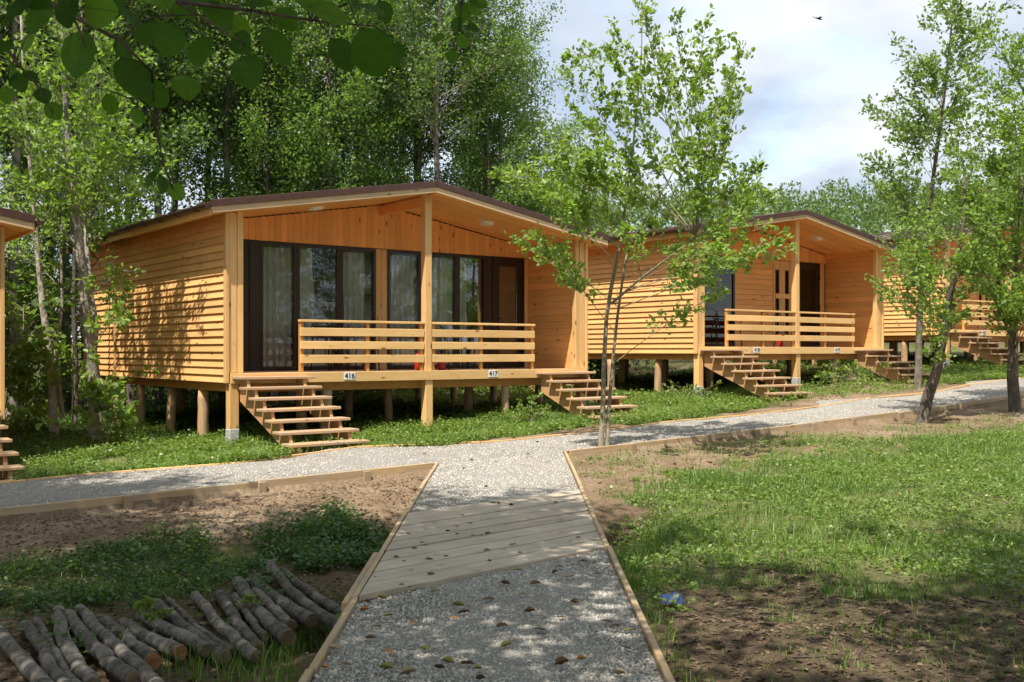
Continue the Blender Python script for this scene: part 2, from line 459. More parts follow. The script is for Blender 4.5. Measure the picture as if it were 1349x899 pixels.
class Acc:
    """collects tubes into vertex/quad arrays"""
    def __init__(self): self.V = []; self.F = []; self.n = 0
    def tube(self, pts, rad, sides=6, cap=True, wob=0.0, rng=None):
        P = np.asarray(pts, float); k = len(P)
        T = np.gradient(P, axis=0)
        T /= np.linalg.norm(T, axis=1, keepdims=True) + 1e-9
        ref = np.array([0.0, 0, 1]) if abs(T[0, 2]) < 0.9 else np.array([1.0, 0, 0])
        U = np.cross(T, ref); U /= np.linalg.norm(U, axis=1, keepdims=True) + 1e-9
        W = np.cross(T, U)
        a = np.arange(sides) * 2 * math.pi / sides
        r = np.broadcast_to(np.asarray(rad, float), (k,))[:, None] * np.ones((1, sides))
        if wob and rng is not None: r = r * (1 + wob * rng.standard_normal((k, sides)))
        X = P[:, None, :] + r[..., None] * (np.cos(a)[None, :, None] * U[:, None, :] + np.sin(a)[None, :, None] * W[:, None, :])
        self.V.append(X.reshape(-1, 3))
        i = np.arange(k - 1)[:, None] * sides; j = np.arange(sides)[None, :]; j2 = (j + 1) % sides
        q = np.stack([i + j, i + j2, i + sides + j2, i + sides + j], -1).reshape(-1, 4) + self.n
        self.F.append(q); self.n += k * sides
        if cap:
            for e, idx in ((0, 0), (k - 1, (k - 1) * sides)):
                self.V.append(P[e][None]); c = self.n; self.n += 1
                base = c - 1 - (k * sides if e == 0 else k * sides + 0)
                ring = np.arange(sides)
                b0 = (c - k * sides if e == 0 else c - 1 - k * sides) + idx
                for m in range(0, sides, 2):
                    self.F.append(np.array([[c, b0 + m, b0 + (m + 1) % sides, b0 + (m + 2) % sides]]))
    def mesh(self, name, mat, smooth=True):
        return mesh_np(name, np.concatenate(self.V), np.concatenate(self.F), None, mat, smooth=smooth)

def tube_mesh(name, pts, rad, mat, sides=8):
    a = Acc(); a.tube(pts, rad, sides); return a.mesh(name, mat)

# value noise on a lattice, for terrain and masks
_lat = np.random.default_rng(5).random((256, 256))
def vnoise(x, y, s):
    x = np.asarray(x, float) * s + 100; y = np.asarray(y, float) * s + 100
    xi = np.floor(x).astype(int); yi = np.floor(y).astype(int)
    fx = x - xi; fy = y - yi
    fx = fx * fx * (3 - 2 * fx); fy = fy * fy * (3 - 2 * fy)
    g = lambda a, b: _lat[a % 256, b % 256]
    return (g(xi, yi) * (1 - fx) + g(xi + 1, yi) * fx) * (1 - fy) + (g(xi, yi + 1) * (1 - fx) + g(xi + 1, yi + 1) * fx) * fy
def sstep(x): 
    x = np.clip(x, 0, 1); return x * x * (3 - 2 * x)

# ------------------------------------------------------------------ the lie of the land
AX = np.array([0.794, 0.608]); BX = np.array([-0.608, 0.794])    # along the cabin row / away from it
O0 = np.array([-4.42, 16.5])
ROT = math.atan2(0.608, 0.794)
def st(x, y):
    return (x - O0[0]) * AX[0] + (y - O0[1]) * AX[1], (x - O0[0]) * BX[0] + (y - O0[1]) * BX[1]
def xy(s, t):
    return O0[0] + s * AX[0] + t * BX[0], O0[1] + s * AX[1] + t * BX[1]
def base_z(s):
    return np.interp(s, [-30, -10, -4.3, 0.6, 2.75, 7.3, 11, 15, 21, 30, 60, 120], [-0.4, -0.12, 0.0, 0.106, 0.142, 0.27, 0.40, 0.60, 0.95, 1.5, 2.6, 3.5])
def path_z(y):
    return 0.013 * (np.asarray(y, float) - 4.77)
T_FRONT, PW_L, PW_R = -4.88, -0.93, 0.71
def t_back(s):
    s = np.asarray(s, float)
    b = lambda c, w, a: a * np.exp(-((s - c) / w) ** 2)
    return -3.05 + b(0.7, 0.8, 0.75) + b(6.7, 0.8, 0.35) + b(12.2, 0.9, 0.95) + b(17.8, 0.9, 0.9) + 0.05 * np.sin(s * 1.7) - b(4.0, 1.2, 0.15) + b(-3, 2.2, 0.25)
def gz(x, y, bumps=True):
    x = np.asarray(x, float); y = np.asarray(y, float)
    s, t = st(x, y)
    z = base_z(s)
    d = T_FRONT - t                                   # metres in front of the kerb
    left = sstep((0.1 - x) / 0.6)
    drop = 0.12 * sstep(d / 0.12)
    drop = drop + left * 0.22 * sstep((d - 0.3) / 2.6) * sstep((y - 1.0) / 3.0)
    drop = drop + (1 - left) * 0.10 * sstep((d - 1.0) / 5.0)
    z = z - drop
    # ditch under the boardwalk
    c = (y - 8.58) - 0.98 * (x + 0.1)
    dd = np.exp(-(c / 0.75) ** 2) * np.exp(-(np.clip(np.abs(x + 0.1) - 0.9, 0, None) / 0.55) ** 2)
    z = z - 0.30 * dd
    z = z - 0.14 * (1 - sstep((s - 2.0) / 5.0)) * sstep((t + 2.75) / 0.5)      # the plot of the large cabin lies a little below the path
    if bumps:
        onp = (np.abs(x + 0.11) < 0.95) & (d > 0)
        z = z + np.where(onp, 0, 1) * ((vnoise(x, y, 0.7) - 0.5) * 0.10 + (vnoise(x, y, 2.6) - 0.5) * 0.05 + (vnoise(x, y, 9) - 0.5) * 0.025) * sstep((np.abs(d + 0.9) - 0.95) / 0.4)
    # bed below the gravel of the two paths
    inpath = (t > T_FRONT) & (t < t_back(s))
    z = np.where(inpath, base_z(s) - 0.03, z)
    inwalk = (x > PW_L - 0.02) & (x < PW_R + 0.02) & (d >= 0) & (y < 15)
    wz = path_z(y) - 0.06 - 0.38 * np.exp(-(c / 0.95) ** 2)
    z = np.where(inwalk, wz, z)
    # the wooded hill far off
    far = sstep((y - 70) / 70) * sstep((x + 60) / 80)
    z = z + far * 16.5 * (0.85 + 0.3 * vnoise(x, y, 0.02))
    return z
def ground_at(px, py):
    """where the ray through a photo pixel meets the ground"""
    a = (px - 674.5) / F_PX; b = (463 - py) / F_PX
    lo, hi = 2.0, 60.0
    for d in np.arange(3.0, 60.0, 0.05):
        if EYE + b * d < float(gz(a * d, d, False)):
            return a * d, d
    return a * 60, 60.0
def at(px, py, Y):
    return np.array([(px - 674.5) / F_PX * Y, Y, EYE + (463 - py) / F_PX * Y])

def inpoly(x, y, poly):
    P = np.asarray(poly); n = len(P); c = np.zeros(len(x), bool); j = n - 1
    for i in range(n):
        xi, yi = P[i]; xj, yj = P[j]
        m = ((yi > y) != (yj > y)) & (x < (xj - xi) * (y - yi) / (yj - yi + 1e-12) + xi)
        c ^= m; j = i
    return c
def gpoly(pts): return [ground_at(*p) for p in pts]

# areas of growth and bare earth, as seen on the ground
A_LAWN = gpoly([(800, 690), (850, 640), (885, 620), (940, 612), (1033, 603), (1083, 596), (1146, 586), (1250, 581), (1349, 566), (1420, 560), (1440, 790), (1349, 778), (1240, 782), (1146, 772), (1078, 742), (975, 740), (900, 812), (866, 861), (835, 790), (815, 735)])
A_LITTER = gpoly([(870, 870), (900, 812), (975, 742), (1078, 745), (1146, 776), (1400, 785), (1600, 899), (1600, 1000), (900, 1000)])
A_NETTLE = gpoly([(372, 705), (430, 690), (540, 690), (528, 715), (500, 760), (470, 775), (405, 760), (350, 740)])
A_LEFTG = gpoly([(-60, 770), (40, 745), (120, 722), (230, 712), (330, 728), (350, 745), (310, 765), (210, 800), (60, 815), (-60, 830)])
A_LEFTB = gpoly([(190, 880), (240, 862), (330, 850), (410, 800), (450, 790), (478, 790), (400, 899), (180, 899)])
A_COVER1 = gpoly([(20, 640), (30, 600), (100, 575), (180, 560), (260, 556), (320, 556), (372, 585), (372, 606), (200, 630), (60, 642)])
A_COVER2 = gpoly([(470, 596), (480, 560), (560, 548), (650, 540), (720, 520), (770, 540), (790, 556), (700, 572), (600, 586), (520, 596)])
A_COVER3 = gpoly([(800, 553), (790, 515), (850, 512), (900, 500), (985, 515), (1000, 536), (920, 556), (840, 560)])
A_COVER4 = gpoly([(1240, 508), (1245, 480), (1310, 478), (1349, 486), (1349, 500), (1290, 505)])

# ------------------------------------------------------------------ terrain sheet
def axis_lines(a, b, step, far_a, far_b):
    core = np.arange(a, b + 1e-6, step)
    lo = a - np.cumsum(np.geomspace(step * 1.5, (a - far_a) * 0.32, 16)); hi = b + np.cumsum(np.geomspace(step * 1.5, (far_b - b) * 0.32, 16))
    return np.concatenate([lo[::-1], core, hi])
gx = axis_lines(-9, 12, 0.085, -500, 500); gy = axis_lines(3.5, 24, 0.085, -300, 700)
XX, YY = np.meshgrid(gx, gy)
ZZ = gz(XX, YY)
nx, ny = len(gx), len(gy)
ii = (np.arange(ny - 1)[:, None] * nx + np.arange(nx - 1)[None, :]).ravel()
Fq = np.stack([ii, ii + 1, ii + nx + 1, ii + nx], -1)
fx_, fy_ = XX.ravel(), YY.ravel()
moss = np.zeros(len(fx_)); dark_earth = np.zeros(len(fx_))
def soft(poly, amt=1.0, jit=0.35):
    jx = (vnoise(fx_ + 7, fy_, 1.6) - 0.5) * 2 * jit; jy = (vnoise(fx_, fy_ + 9, 1.6) - 0.5) * 2 * jit
    return inpoly(fx_ + jx, fy_ + jy, poly) * amt
for p_, a_ in ((A_LAWN, 0.8), (A_NETTLE, 0.9), (A_LEFTG, 0.6), (A_LEFTB, 0.6), (A_COVER1, 0.95), (A_COVER2, 0.95), (A_COVER3, 0.9), (A_COVER4, 0.9)):
    moss = np.maximum(moss, (soft(p_, a_, 0.35 if p_ is not A_LAWN else 0.9) + soft(p_, a_, 0.7)) / 2)
s_, t_ = st(fx_, fy_)
behind = (t_ > -1.2)
moss = np.maximum(moss, np.where(behind & (vnoise(fx_, fy_, 0.8) > 0.42), 0.7, 0))
moss = np.where((fy_ > 40), 1.0, moss)
dark_earth = np.maximum(dark_earth, (soft(A_LITTER, 0.8, 0.9) + soft(A_LITTER, 0.8, 0.4)) / 2)
moss = np.maximum(moss, soft(A_LITTER, 1.0) * np.clip((vnoise(fx_, fy_, 1.1) - 0.45) * 3, 0, 0.6))
dark_earth = np.maximum(dark_earth, np.where(behind & (t_ > 8), 0.7, 0))
dark_earth = np.maximum(dark_earth, np.where((fx_ < -1.0) & (T_FRONT - t_ > 2.6) & (fy_ < 12), 0.55, 0))
cd_ = (fy_ - 8.58) - 0.98 * (fx_ + 0.1)
dark_earth = np.maximum(dark_earth, np.exp(-(cd_ / 0.9) ** 2) * (np.abs(fx_ + 0.1) < 1.7) * 0.85)  # earth darker along the ditch
dark_earth = np.maximum(dark_earth, ((t_ > 0.2) & (t_ < 7.6) & (s_ > 0.2) & (s_ < 7.2)) * 0.55)  # earth darker over the footprint of the large cabin
obj('ground', mesh_np('ground', np.stack([fx_, fy_, ZZ.ravel()], -1), Fq, None, G_EARTH, smooth=True, attrs={'moss': moss, 'dark_earth': dark_earth}), kind='structure')

# ------------------------------------------------------------------ gravel paths
def grid_mesh(name, PX, PY, PZ, mat):
    r, c = PX.shape
    i = (np.arange(r - 1)[:, None] * c + np.arange(c - 1)[None, :]).ravel()
    return mesh_np(name, np.stack([PX, PY, PZ], -1).reshape(-1, 3), np.stack([i, i + 1, i + c + 1, i + c], -1), None, mat, smooth=True)
ss = np.arange(-16, 36, 0.15); vv = np.linspace(0, 1, 16)
S2, V2 = np.meshgrid(ss, vv)
T2 = (T_FRONT + 0.02) * (1 - V2) + t_back(S2) * V2
PX, PY = xy(S2, T2)
crown = 0.012 * (vnoise(PX, PY, 1.5) - 0.5) + 0.008 * (vnoise(PX, PY, 7) - 0.5)
gp = obj('gravel_path', grid_mesh('gravel_path', PX, PY, base_z(S2) + crown, G_GRAVEL), kind='structure')
def walk_top(x):                                     # y where the walk joins the long path
    s, t = st(x, 0.0)
    return (T_FRONT + 0.02 - t) / BX[1]
us = np.linspace(0, 1, 90); xs = np.linspace(PW_L + 0.02, PW_R - 0.02, 14)
U2, X2 = np.meshgrid(us, xs)
YA = 2.2; Y2 = YA + U2 * (walk_top(X2) - YA)
cC = (Y2 - 8.53) - 0.98 * (X2 + 0.1)
Z2 = path_z(Y2) + 0.012 * (vnoise(X2, Y2, 1.5) - 0.5) + 0.010 * (vnoise(X2, Y2, 6) - 0.5)
Z2 = np.where(np.abs(cC) < 1.49, Z2 - 0.09, Z2)
Z2 = Z2 + (base_z(st(X2, Y2)[0]) - path_z(Y2)) * sstep((U2 - 0.85) / 0.15)
fp = obj('footpath', grid_mesh('footpath', X2.T, Y2.T, Z2.T, G_GRAVEL), kind='structure')

# loose stones lying on the gravel
def stones(name, px, py, pz, size, fine, parent):
    n = len(px); rng = np.random.default_rng(len(px))
    if fine:
        g = (1 + 5 ** 0.5) / 2
        B = np.array([(-1, g, 0), (1, g, 0), (-1, -g, 0), (1, -g, 0), (0, -1, g), (0, 1, g), (0, -1, -g), (0, 1, -g), (g, 0, -1), (g, 0, 1), (-g, 0, -1), (-g, 0, 1)]) / 1.9
        T = np.array([(0, 11, 5), (0, 5, 1), (0, 1, 7), (0, 7, 10), (0, 10, 11), (1, 5, 9), (5, 11, 4), (11, 10, 2), (10, 7, 6), (7, 1, 8), (3, 9, 4), (3, 4, 2), (3, 2, 6), (3, 6, 8), (3, 8, 9), (4, 9, 5), (2, 4, 11), (6, 2, 10), (8, 6, 7), (9, 8, 1)])
    else:
        B = np.array([(1, 0, 0), (0, 1, 0), (-1, 0, 0), (0, -1, 0), (0, 0, 1), (0, 0, -1)], float)
        T = np.array([(0, 1, 4), (1, 2, 4), (2, 3, 4), (3, 0, 4), (1, 0, 5), (2, 1, 5), (3, 2, 5), (0, 3, 5)])
    k = len(B)
    P = B[None] * (1 + 0.28 * rng.standard_normal((n, k, 1))) * (size[:, None, None] * np.array([1, 0.8, 0.6])[None, None] * rng.uniform(0.7, 1.3, (n, 1, 3)))
    q = rng.standard_normal((n, 4)); q /= np.linalg.norm(q, axis=1, keepdims=True)
    w, x, y, z = q.T
    Rm = np.stack([1 - 2 * (y * y + z * z), 2 * (x * y - z * w), 2 * (x * z + y * w), 2 * (x * y + z * w), 1 - 2 * (x * x + z * z), 2 * (y * z - x * w), 2 * (x * z - y * w), 2 * (y * z + x * w), 1 - 2 * (x * x + y * y)], -1).reshape(n, 3, 3)
    P = np.einsum('nij,nkj->nki', Rm, P) + np.stack([px, py, pz], -1)[:, None]
    TT = (T[None] + (np.arange(n) * k)[:, None, None]).reshape(-1, 3)
    o = obj(name, mesh_np(name, P.reshape(-1, 3), None, TT, G_STONE, rnd=np.repeat(rng.random(n), k)), parent, kind='stuff')
    return o
n = 36000
sx = RNG.uniform(PW_L + 0.03, PW_R - 0.03, n); sy = RNG.uniform(4.2, 8.0, n)
keep = ((sy - 8.53) - 0.98 * (sx + 0.1) < -1.53)
sx, sy = sx[keep], sy[keep]
stones('gravel', sx, sy, path_z(sy) + 0.001, RNG.gamma(4, 0.0016, len(sx)).clip(0.003, 0.015), True, fp)
n = 18000
sx = RNG.uniform(PW_L + 0.03, PW_R - 0.03, n); sy = RNG.uniform(9.0, 14.5, n)
cc = (sy - 8.53) - 0.98 * (sx + 0.1)
keep = (cc > 1.53) & (sy < walk_top(sx))
sx, sy = sx[keep], sy[keep]
zz = path_z(sy) + (base_z(st(sx, sy)[0]) - path_z(sy)) * sstep(((sy - YA) / (walk_top(sx) - YA) - 0.85) / 0.15)
stones('gravel', sx, sy, zz + 0.001, RNG.gamma(4, 0.0019, len(sx)).clip(0.004, 0.016), False, fp)
n = 42000
s1 = -7 + 24 * RNG.random(n) ** 1.25; v1 = RNG.random(n)
t1 = (T_FRONT + 0.04) * (1 - v1) + (t_back(s1) - 0.02) * v1
sx, sy = xy(s1, t1)
stones('gravel', sx, sy, base_z(s1) + 0.001, RNG.gamma(4, 0.0021, n).clip(0.004, 0.018), False, gp)

# timber edging of the long path: boards and stakes
def edging(parent, p0, p1, z0, z1, h, th, lift=0.0, sink=0.12, mat=W_KERB):
    d = Vector((p1[0] - p0[0], p1[1] - p0[1], z1 - z0)); L = d.length
    me = box(round(L, 2), th, h + sink, mat, 0.004)
    mid = ((p0[0] + p1[0]) / 2, (p0[1] + p1[1]) / 2, (z0 + z1) / 2 + lift + (h - sink) / 2 - h)
    o = obj('edging_board', me, parent, mid, (0, -math.asin(d.z / L), math.atan2(d.y, d.x)))
    return o
def kerb_run(s_list):
    for a, b in zip(s_list[:-1], s_list[1:]):
        w = random.uniform(-0.012, 0.012)
        pa, pb = xy(a + 0.004, T_FRONT - 0.03 + w), xy(b - 0.004, T_FRONT - 0.03 + w + random.uniform(-0.01, 0.01))
        edging(gp, pa, pb, float(base_z(a)), float(base_z(b)), 0.15, 0.042, 0.022 + random.uniform(-0.006, 0.006), 0.08)
    for a in s_list[1:-1]:
        p = xy(a, T_FRONT - 0.085)
        obj('stake', box(0.09, 0.045, 0.34, W_STAKE, 0.004), gp, (p[0], p[1], float(base_z(a)) - 0.155), (random.uniform(-0.03, 0.03), random.uniform(-0.03, 0.03), ROT))
def s_on_front(px):
    r = (px - 674.5) / F_PX
    a, b = np.array(xy(0, T_FRONT)), AX
    return (r * a[1] - a[0]) / (b[0] - r * b[1])
kerb_run([-13, -10, -7.2, s_on_front(-40) - 1.2, s_on_front(165), s_on_front(341), s_on_front(479), s_on_front(569)])
kerb_run([s_on_front(748), s_on_front(829), s_on_front(926), s_on_front(991), s_on_front(1067), s_on_front(1119), s_on_front(1180), 10.6, 12.6, 14.6, 16.6, 18.6, 20.6, 23, 26])
# thin lath along the far edge
for a in np.arange(-9, 26, 2.0):
    b = a + 1.99
    ta, tb = float(t_back(a)), float(t_back(b))
    edging(gp, xy(a, ta + 0.02), xy(b, tb + 0.02), float(base_z(a)), float(base_z(b)), 0.03, 0.025, 0.018, 0.06, W_POST if int(a) % 2 else W_KERB)
# thin boards on both sides of the walk
for x0, segs in ((PW_L, [2.6, 4.9, 6.25, 9.3, 11.4, 13.0]), (PW_R, [2.6, 5.6, 7.8, 10.85, 12.9, 14.28])):
    for a, b in zip(segs[:-1], segs[1:]):
        w = random.uniform(-0.008, 0.008)
        za, zb = float(path_z(a)), float(path_z(b))
        if b > 12.95: zb = float(base_z(st(x0, b)[0]))
        edging(fp, (x0 + w, a + 0.003), (x0 + w + random.uniform(-0.008, 0.008), b - 0.003), za, zb, 0.13, 0.036, 0.028, 0.10)
# the second, shorter board that sticks out on the left at the lower end of the boardwalk
edging(fp, (PW_L - 0.045, 6.15), (PW_L - 0.05, 7.6), float(path_z(6.15)), float(path_z(7.6)), 0.13, 0.04, 0.016, 0.10)

# boardwalk of slanting planks over the ditch
bw = thing('boardwalk', 'grey weathered plank boardwalk crossing the ditch in the middle of the gravel footpath', 'boardwalk', (-0.11, 8.53, 0.0))
NPL = 9
c0, c1 = -1.50, 1.50
dc = (c1 - c0) / NPL
ang = math.atan(0.98)
for k in range(NPL):
    ca = c0 + k * dc + 0.0025; cb = c0 + (k + 1) * dc - 0.0025
    xa, xb = PW_L + 0.024 + 0.11, PW_R - 0.024 + 0.11
    # parallelogram in local coordinates, turned so that X runs along the plank
    P = [(xa, ca + 0.98 * xa), (xb, ca + 0.98 * xb), (xb, cb + 0.98 * xb), (xa, cb + 0.98 * xa)]
    mx, my = sum(p[0] for p in P) / 4, sum(p[1] for p in P) / 4
    ca_, sa_ = math.cos(-ang), math.sin(-ang)
    Q = [((p[0] - mx) * ca_ - (p[1] - my) * sa_, (p[0] - mx) * sa_ + (p[1] - my) * ca_, -0.035) for p in P]
    me = prism(Q, (0, 0, 0.035), W_WALK, 'plank')
    obj('plank', me, bw, (mx, my, float(path_z(my + 8.53)) + 0.020 + random.uniform(-0.003, 0.003)), (random.uniform(-0.004, 0.004), random.uniform(-0.003, 0.003), ang))
# edge lath at the lower side, and two bearers
P0 = (PW_L + 0.03 + 0.11, c0 - 0.03 + 0.98 * (PW_L + 0.03 + 0.11)); P1 = (PW_R - 0.03 + 0.11, c0 - 0.03 + 0.98 * (PW_R - 0.03 + 0.11))
L = math.hypot(P1[0] - P0[0], P1[1] - P0[1])
obj('edge_lath', box(round(L, 2), 0.03, 0.09, W_KERB), bw, ((P0[0] + P1[0]) / 2, (P0[1] + P1[1]) / 2, -0.022), (0, -math.asin(0.013 * 0.7), ang))
for bx_ in (-0.55, 0.55):
    obj('bearer', box(0.09, 3.0, 0.12, W_STRING), bw, (bx_, bx_ * 0.98, -0.10))

# ------------------------------------------------------------------ cabins
ROOF_SL = 0.1676
def cabin(corner, w, L, deck_z, style, label, numbers, ground_z, pile_z=None, curtains=(), lampz=True):
    H = deck_z - ground_z
    cb = thing('wooden_cabin', label, 'cabin', (corner[0], corner[1], ground_z), ROT)
    zu = lambda s: H + 2.449 + ROOF_SL * (min(s, w - s) + 0.378)
    PD = 1.66                                        # depth of the porch
    bh = 0.1225
    SPL = min(5.66, L - 1.5)
    # --- floor structure
    def P(name, me, par, loc=(0, 0, 0), rot=(0, 0, 0), **k): return obj(name, me, par, loc, rot, **k)
    fl = P('floor', box(w - 0.10, L - PD - 0.05, 0.14, P_DARKW), cb, (w / 2, PD + (L - PD) / 2, H - 0.075))
    dk = P('deck', box(w - 0.24, PD - 0.03, 0.10, P_DARKW), cb, (w / 2, PD / 2 + 0.02, H - 0.092))
    nb = 12
    for k in range(nb):
        P('plank', box(round(w - 0.10, 2), PD / nb - 0.008, 0.036, W_TREAD), dk, (0, -PD / 2 - 0.02 + (k + 0.5) * PD / nb + 0.035, 0.092 - 0.018))
    P('beam', box(round(w - 0.03, 2), 0.05, 0.165, W_RAIL), cb, (w / 2, -0.005, H - 0.083))
    P('beam', box(round(w - 0.3, 2), 0.06, 0.14, P_DARKW), cb, (w / 2, 0.16, H - 0.24))
    for s in (0.085, w - 0.085):
        P('beam', box(0.09, round(L - 0.1, 2), 0.14, P_DARKW), cb, (s, L / 2, H - 0.225))
    for t in (2.95, 6.05):
        P('beam', box(round(w - 0.3, 2), 0.09, 0.14, P_DARKW), cb, (w / 2, t, H - 0.225))
    # --- outer side walls of lapped boards
    zb, zt = H - 0.155, H + 2.50
    n = int(round((zt - zb) / bh))
    for s, th in ((0.0, -90), (w, 90)):
        sg = -1 if s == 0 else 1
        wl = P('wall', box(0.10, round(L - 0.36, 2), round(zt - zb - 0.06, 2), P_INT), cb, (s - sg * 0.055, L / 2, (zt + zb) / 2))
        zoff = (zt + zb) / 2
        for (ta, tb) in ((0.10, SPL - 0.04), (SPL + 0.04, L - 0.06)):
            for k in range(n):
                P('plank', lap(tb - ta, bh, W_SIDING), wl, (sg * 0.0555 + sg * random.uniform(0, 0.003), (ta + tb) / 2 - L / 2 + random.uniform(-0.003, 0.003), zb + k * bh - zoff), (0, 0, R(th)))
        P('corner_board', box(0.055, 0.10, round(zt - zb, 2), W_POST), wl, (sg * 0.085, 0.05 - L / 2, 0.0))
        P('trim_board', box(0.05, 0.075, round(zt - zb - 0.02, 2), W_POST), wl, (sg * 0.083, SPL - L / 2, 0.0))
        P('corner_board', box(0.055, 0.10, round(zt - zb, 2), W_POST), wl, (sg * 0.085, L - 0.06 - L / 2, 0.0))
        # wall face inside the porch, flush boards
        pin = P('porch_wall', box(0.03, PD, round(zt - H + 0.02, 2), P_INT), cb, (s - sg * 0.13, PD / 2 + 0.1, (H + zt) / 2))
        for k in range(int((zt - H) / 0.135) + 1):
            P('plank', box(round(PD - 0.10, 2), 0.022, 0.133, W_INNER, 0.004), pin, (-sg * 0.024 + random.uniform(-0.001, 0.001), 0.07 - 0.1, H + 0.07 + k * 0.135 - (H + zt) / 2), (0, 0, R(90)))
    # --- back wall
    bwall = P('wall', prism([(0.05, L - 0.06, H - 0.1), (w - 0.05, L - 0.06, H - 0.1), (w - 0.05, L - 0.06, H + 2.5), (w / 2, L - 0.06, zu(w / 2) - 0.02), (0.05, L - 0.06, H + 2.5)], (0, 0.06, 0), W_SIDING, 'back_wall'), cb, (0, 0, 0))
    # --- corner posts (double) and ridge post
    for s in (0.07, 0.195):
        for m_ in (0, 1):
            ss_ = s if m_ == 0 else w - s
            P('post', box(0.13 if s < 0.1 else 0.10, 0.13 if s < 0.1 else 0.11, round(zu(s) - (H - (0.0 if s > 0.1 else -0.004)), 2), W_POST, 0.006), cb, (ss_, 0.09 if s < 0.1 else 0.085, (zu(s) + H + 0.002) / 2))
    P('ridge_post', box(0.14, 0.14, round(zu(w / 2) - H - 0.005, 2), W_POST, 0.006), cb, (w / 2, 0.085, (zu(w / 2) + H) / 2))
    P('ridge_beam', box(0.10, round(PD - 0.17, 2), 0.17, W_INNER, 0.006), cb, (w / 2, 0.16 + (PD - 0.17) / 2, zu(w / 2) - 0.125))
    # --- facade
    fa = P('facade', None, cb, (0, PD, H))
    WT = 2.285                                       # top of the openings
    def vboards(par, s0, s1, z0, topf):
        nn = max(1, int(round((s1 - s0) / 0.125))); wd = (s1 - s0) / nn
        for k in range(nn):
            a = s0 + k * wd; mid = a + wd / 2
            zt_ = topf(mid) if callable(topf) else topf
            hh = round(zt_ - z0, 2)
            P('plank', box(hh, 0.024, round(wd - 0.004, 3), W_INNER, 0.005), par, (mid, 0.012 + random.uniform(-0.001, 0.001), z0 + hh / 2), (0, R(-90), 0))
    top = lambda s: zu(s) - H - 0.01
    P('backing', prism([(0.1, 0.03, WT + 0.01), (w - 0.1, 0.03, WT + 0.01), (w - 0.1, 0.03, top(0.1) - 0.06), (w / 2, 0.03, top(w / 2) - 0.03), (0.1, 0.03, top(0.1) - 0.06)], (0, 0.05, 0), P_INT, 'backing'), fa, (0, 0, 0))
    fw = P('wall', box(round(w - 0.3, 2), 0.02, 0.05, W_INNER), fa, (w / 2, 0.06, WT + 0.1))
    hold = fw
    def vb(s0, s1, z0, topf):
        nn = max(1, int(round((s1 - s0) / 0.125))); wd = (s1 - s0) / nn
        for k in range(nn):
            mid = s0 + (k + 0.5) * wd
            zt_ = topf(mid) if callable(topf) else topf
            hh = round(zt_ - z0, 2)
            P('plank', box(hh, 0.024, round(wd - 0.002, 3), W_INNER, 0.004), fa, (mid, 0.012 + random.uniform(-0.001, 0.001), z0 + hh / 2), (0, R(-90), 0))
    def frame_rect(par, s0, s1, z0, z1, fwid, name='frame', dep=0.07):
        a = bmesh.new()
        for (x0, x1, y0, y1) in ((s0, s0 + fwid, z0, z1), (s1 - fwid, s1, z0, z1), (s0 + fwid, s1 - fwid, z0, z0 + fwid), (s0 + fwid, s1 - fwid, z1 - fwid, z1)):
            r_ = bmesh.ops.create_cube(a, size=1.0)
            bmesh.ops.scale(a, vec=(x1 - x0, dep, y1 - y0), verts=r_['verts'])
            bmesh.ops.translate(a, vec=((x0 + x1) / 2, 0, (y0 + y1) / 2), verts=r_['verts'])
        me = bpy.data.meshes.new(name); a.to_mesh(me); a.free(); me.materials.append(P_FRAME)
        return P(name, me, par, (0, 0, 0))
    def window(s0, s1, z0=0.02, z1=WT, fwid=0.055, panes=None):
        wd = P('window', None, cb, (0, PD + 0.03, H))
        frame_rect(wd, s0, s1, z0, z1, fwid)
        P('pane', box(round(s1 - s0 - 2 * fwid, 3), 0.012, round(z1 - z0 - 2 * fwid, 3), P_GLASS, 0), wd, ((s0 + s1) / 2, 0.0, (z0 + z1) / 2))
        return wd
    def door(s0, s1, hinge_right, z0=0.02, z1=WT, st_=0.13):
        dr = P('door', None, cb, (0, PD + 0.02, H))
        frame_rect(dr, s0, s1, z0, z1, 0.05, 'frame', 0.09)
        frame_rect(dr, s0 + 0.052, s1 - 0.052, z0 + 0.03, z1 - 0.052, st_, 'leaf', 0.05)
        P('pane', box(round(s1 - s0 - 0.104 - 2 * st_, 3), 0.012, round(z1 - z0 - 0.082 - 2 * st_, 3), P_GLASS, 0), dr, ((s0 + s1) / 2, 0.0, (z0 + z1) / 2 - 0.01))
        hs = s0 + 0.10 if hinge_right else s1 - 0.10
        P('handle', tube_mesh('handle', [(hs, -0.03, 1.02), (hs, -0.075, 1.02), (hs + (0.11 if hinge_right else -0.11), -0.075, 1.02)], 0.009, P_BLACK, 6), dr)
        hx = s1 - 0.03 if hinge_right else s0 + 0.03
        for hz in (0.35, 1.1, 1.9):
            P('hinge', box(0.03, 0.03, 0.12, P_BLACK), dr, (hx, -0.055, hz))
        return dr
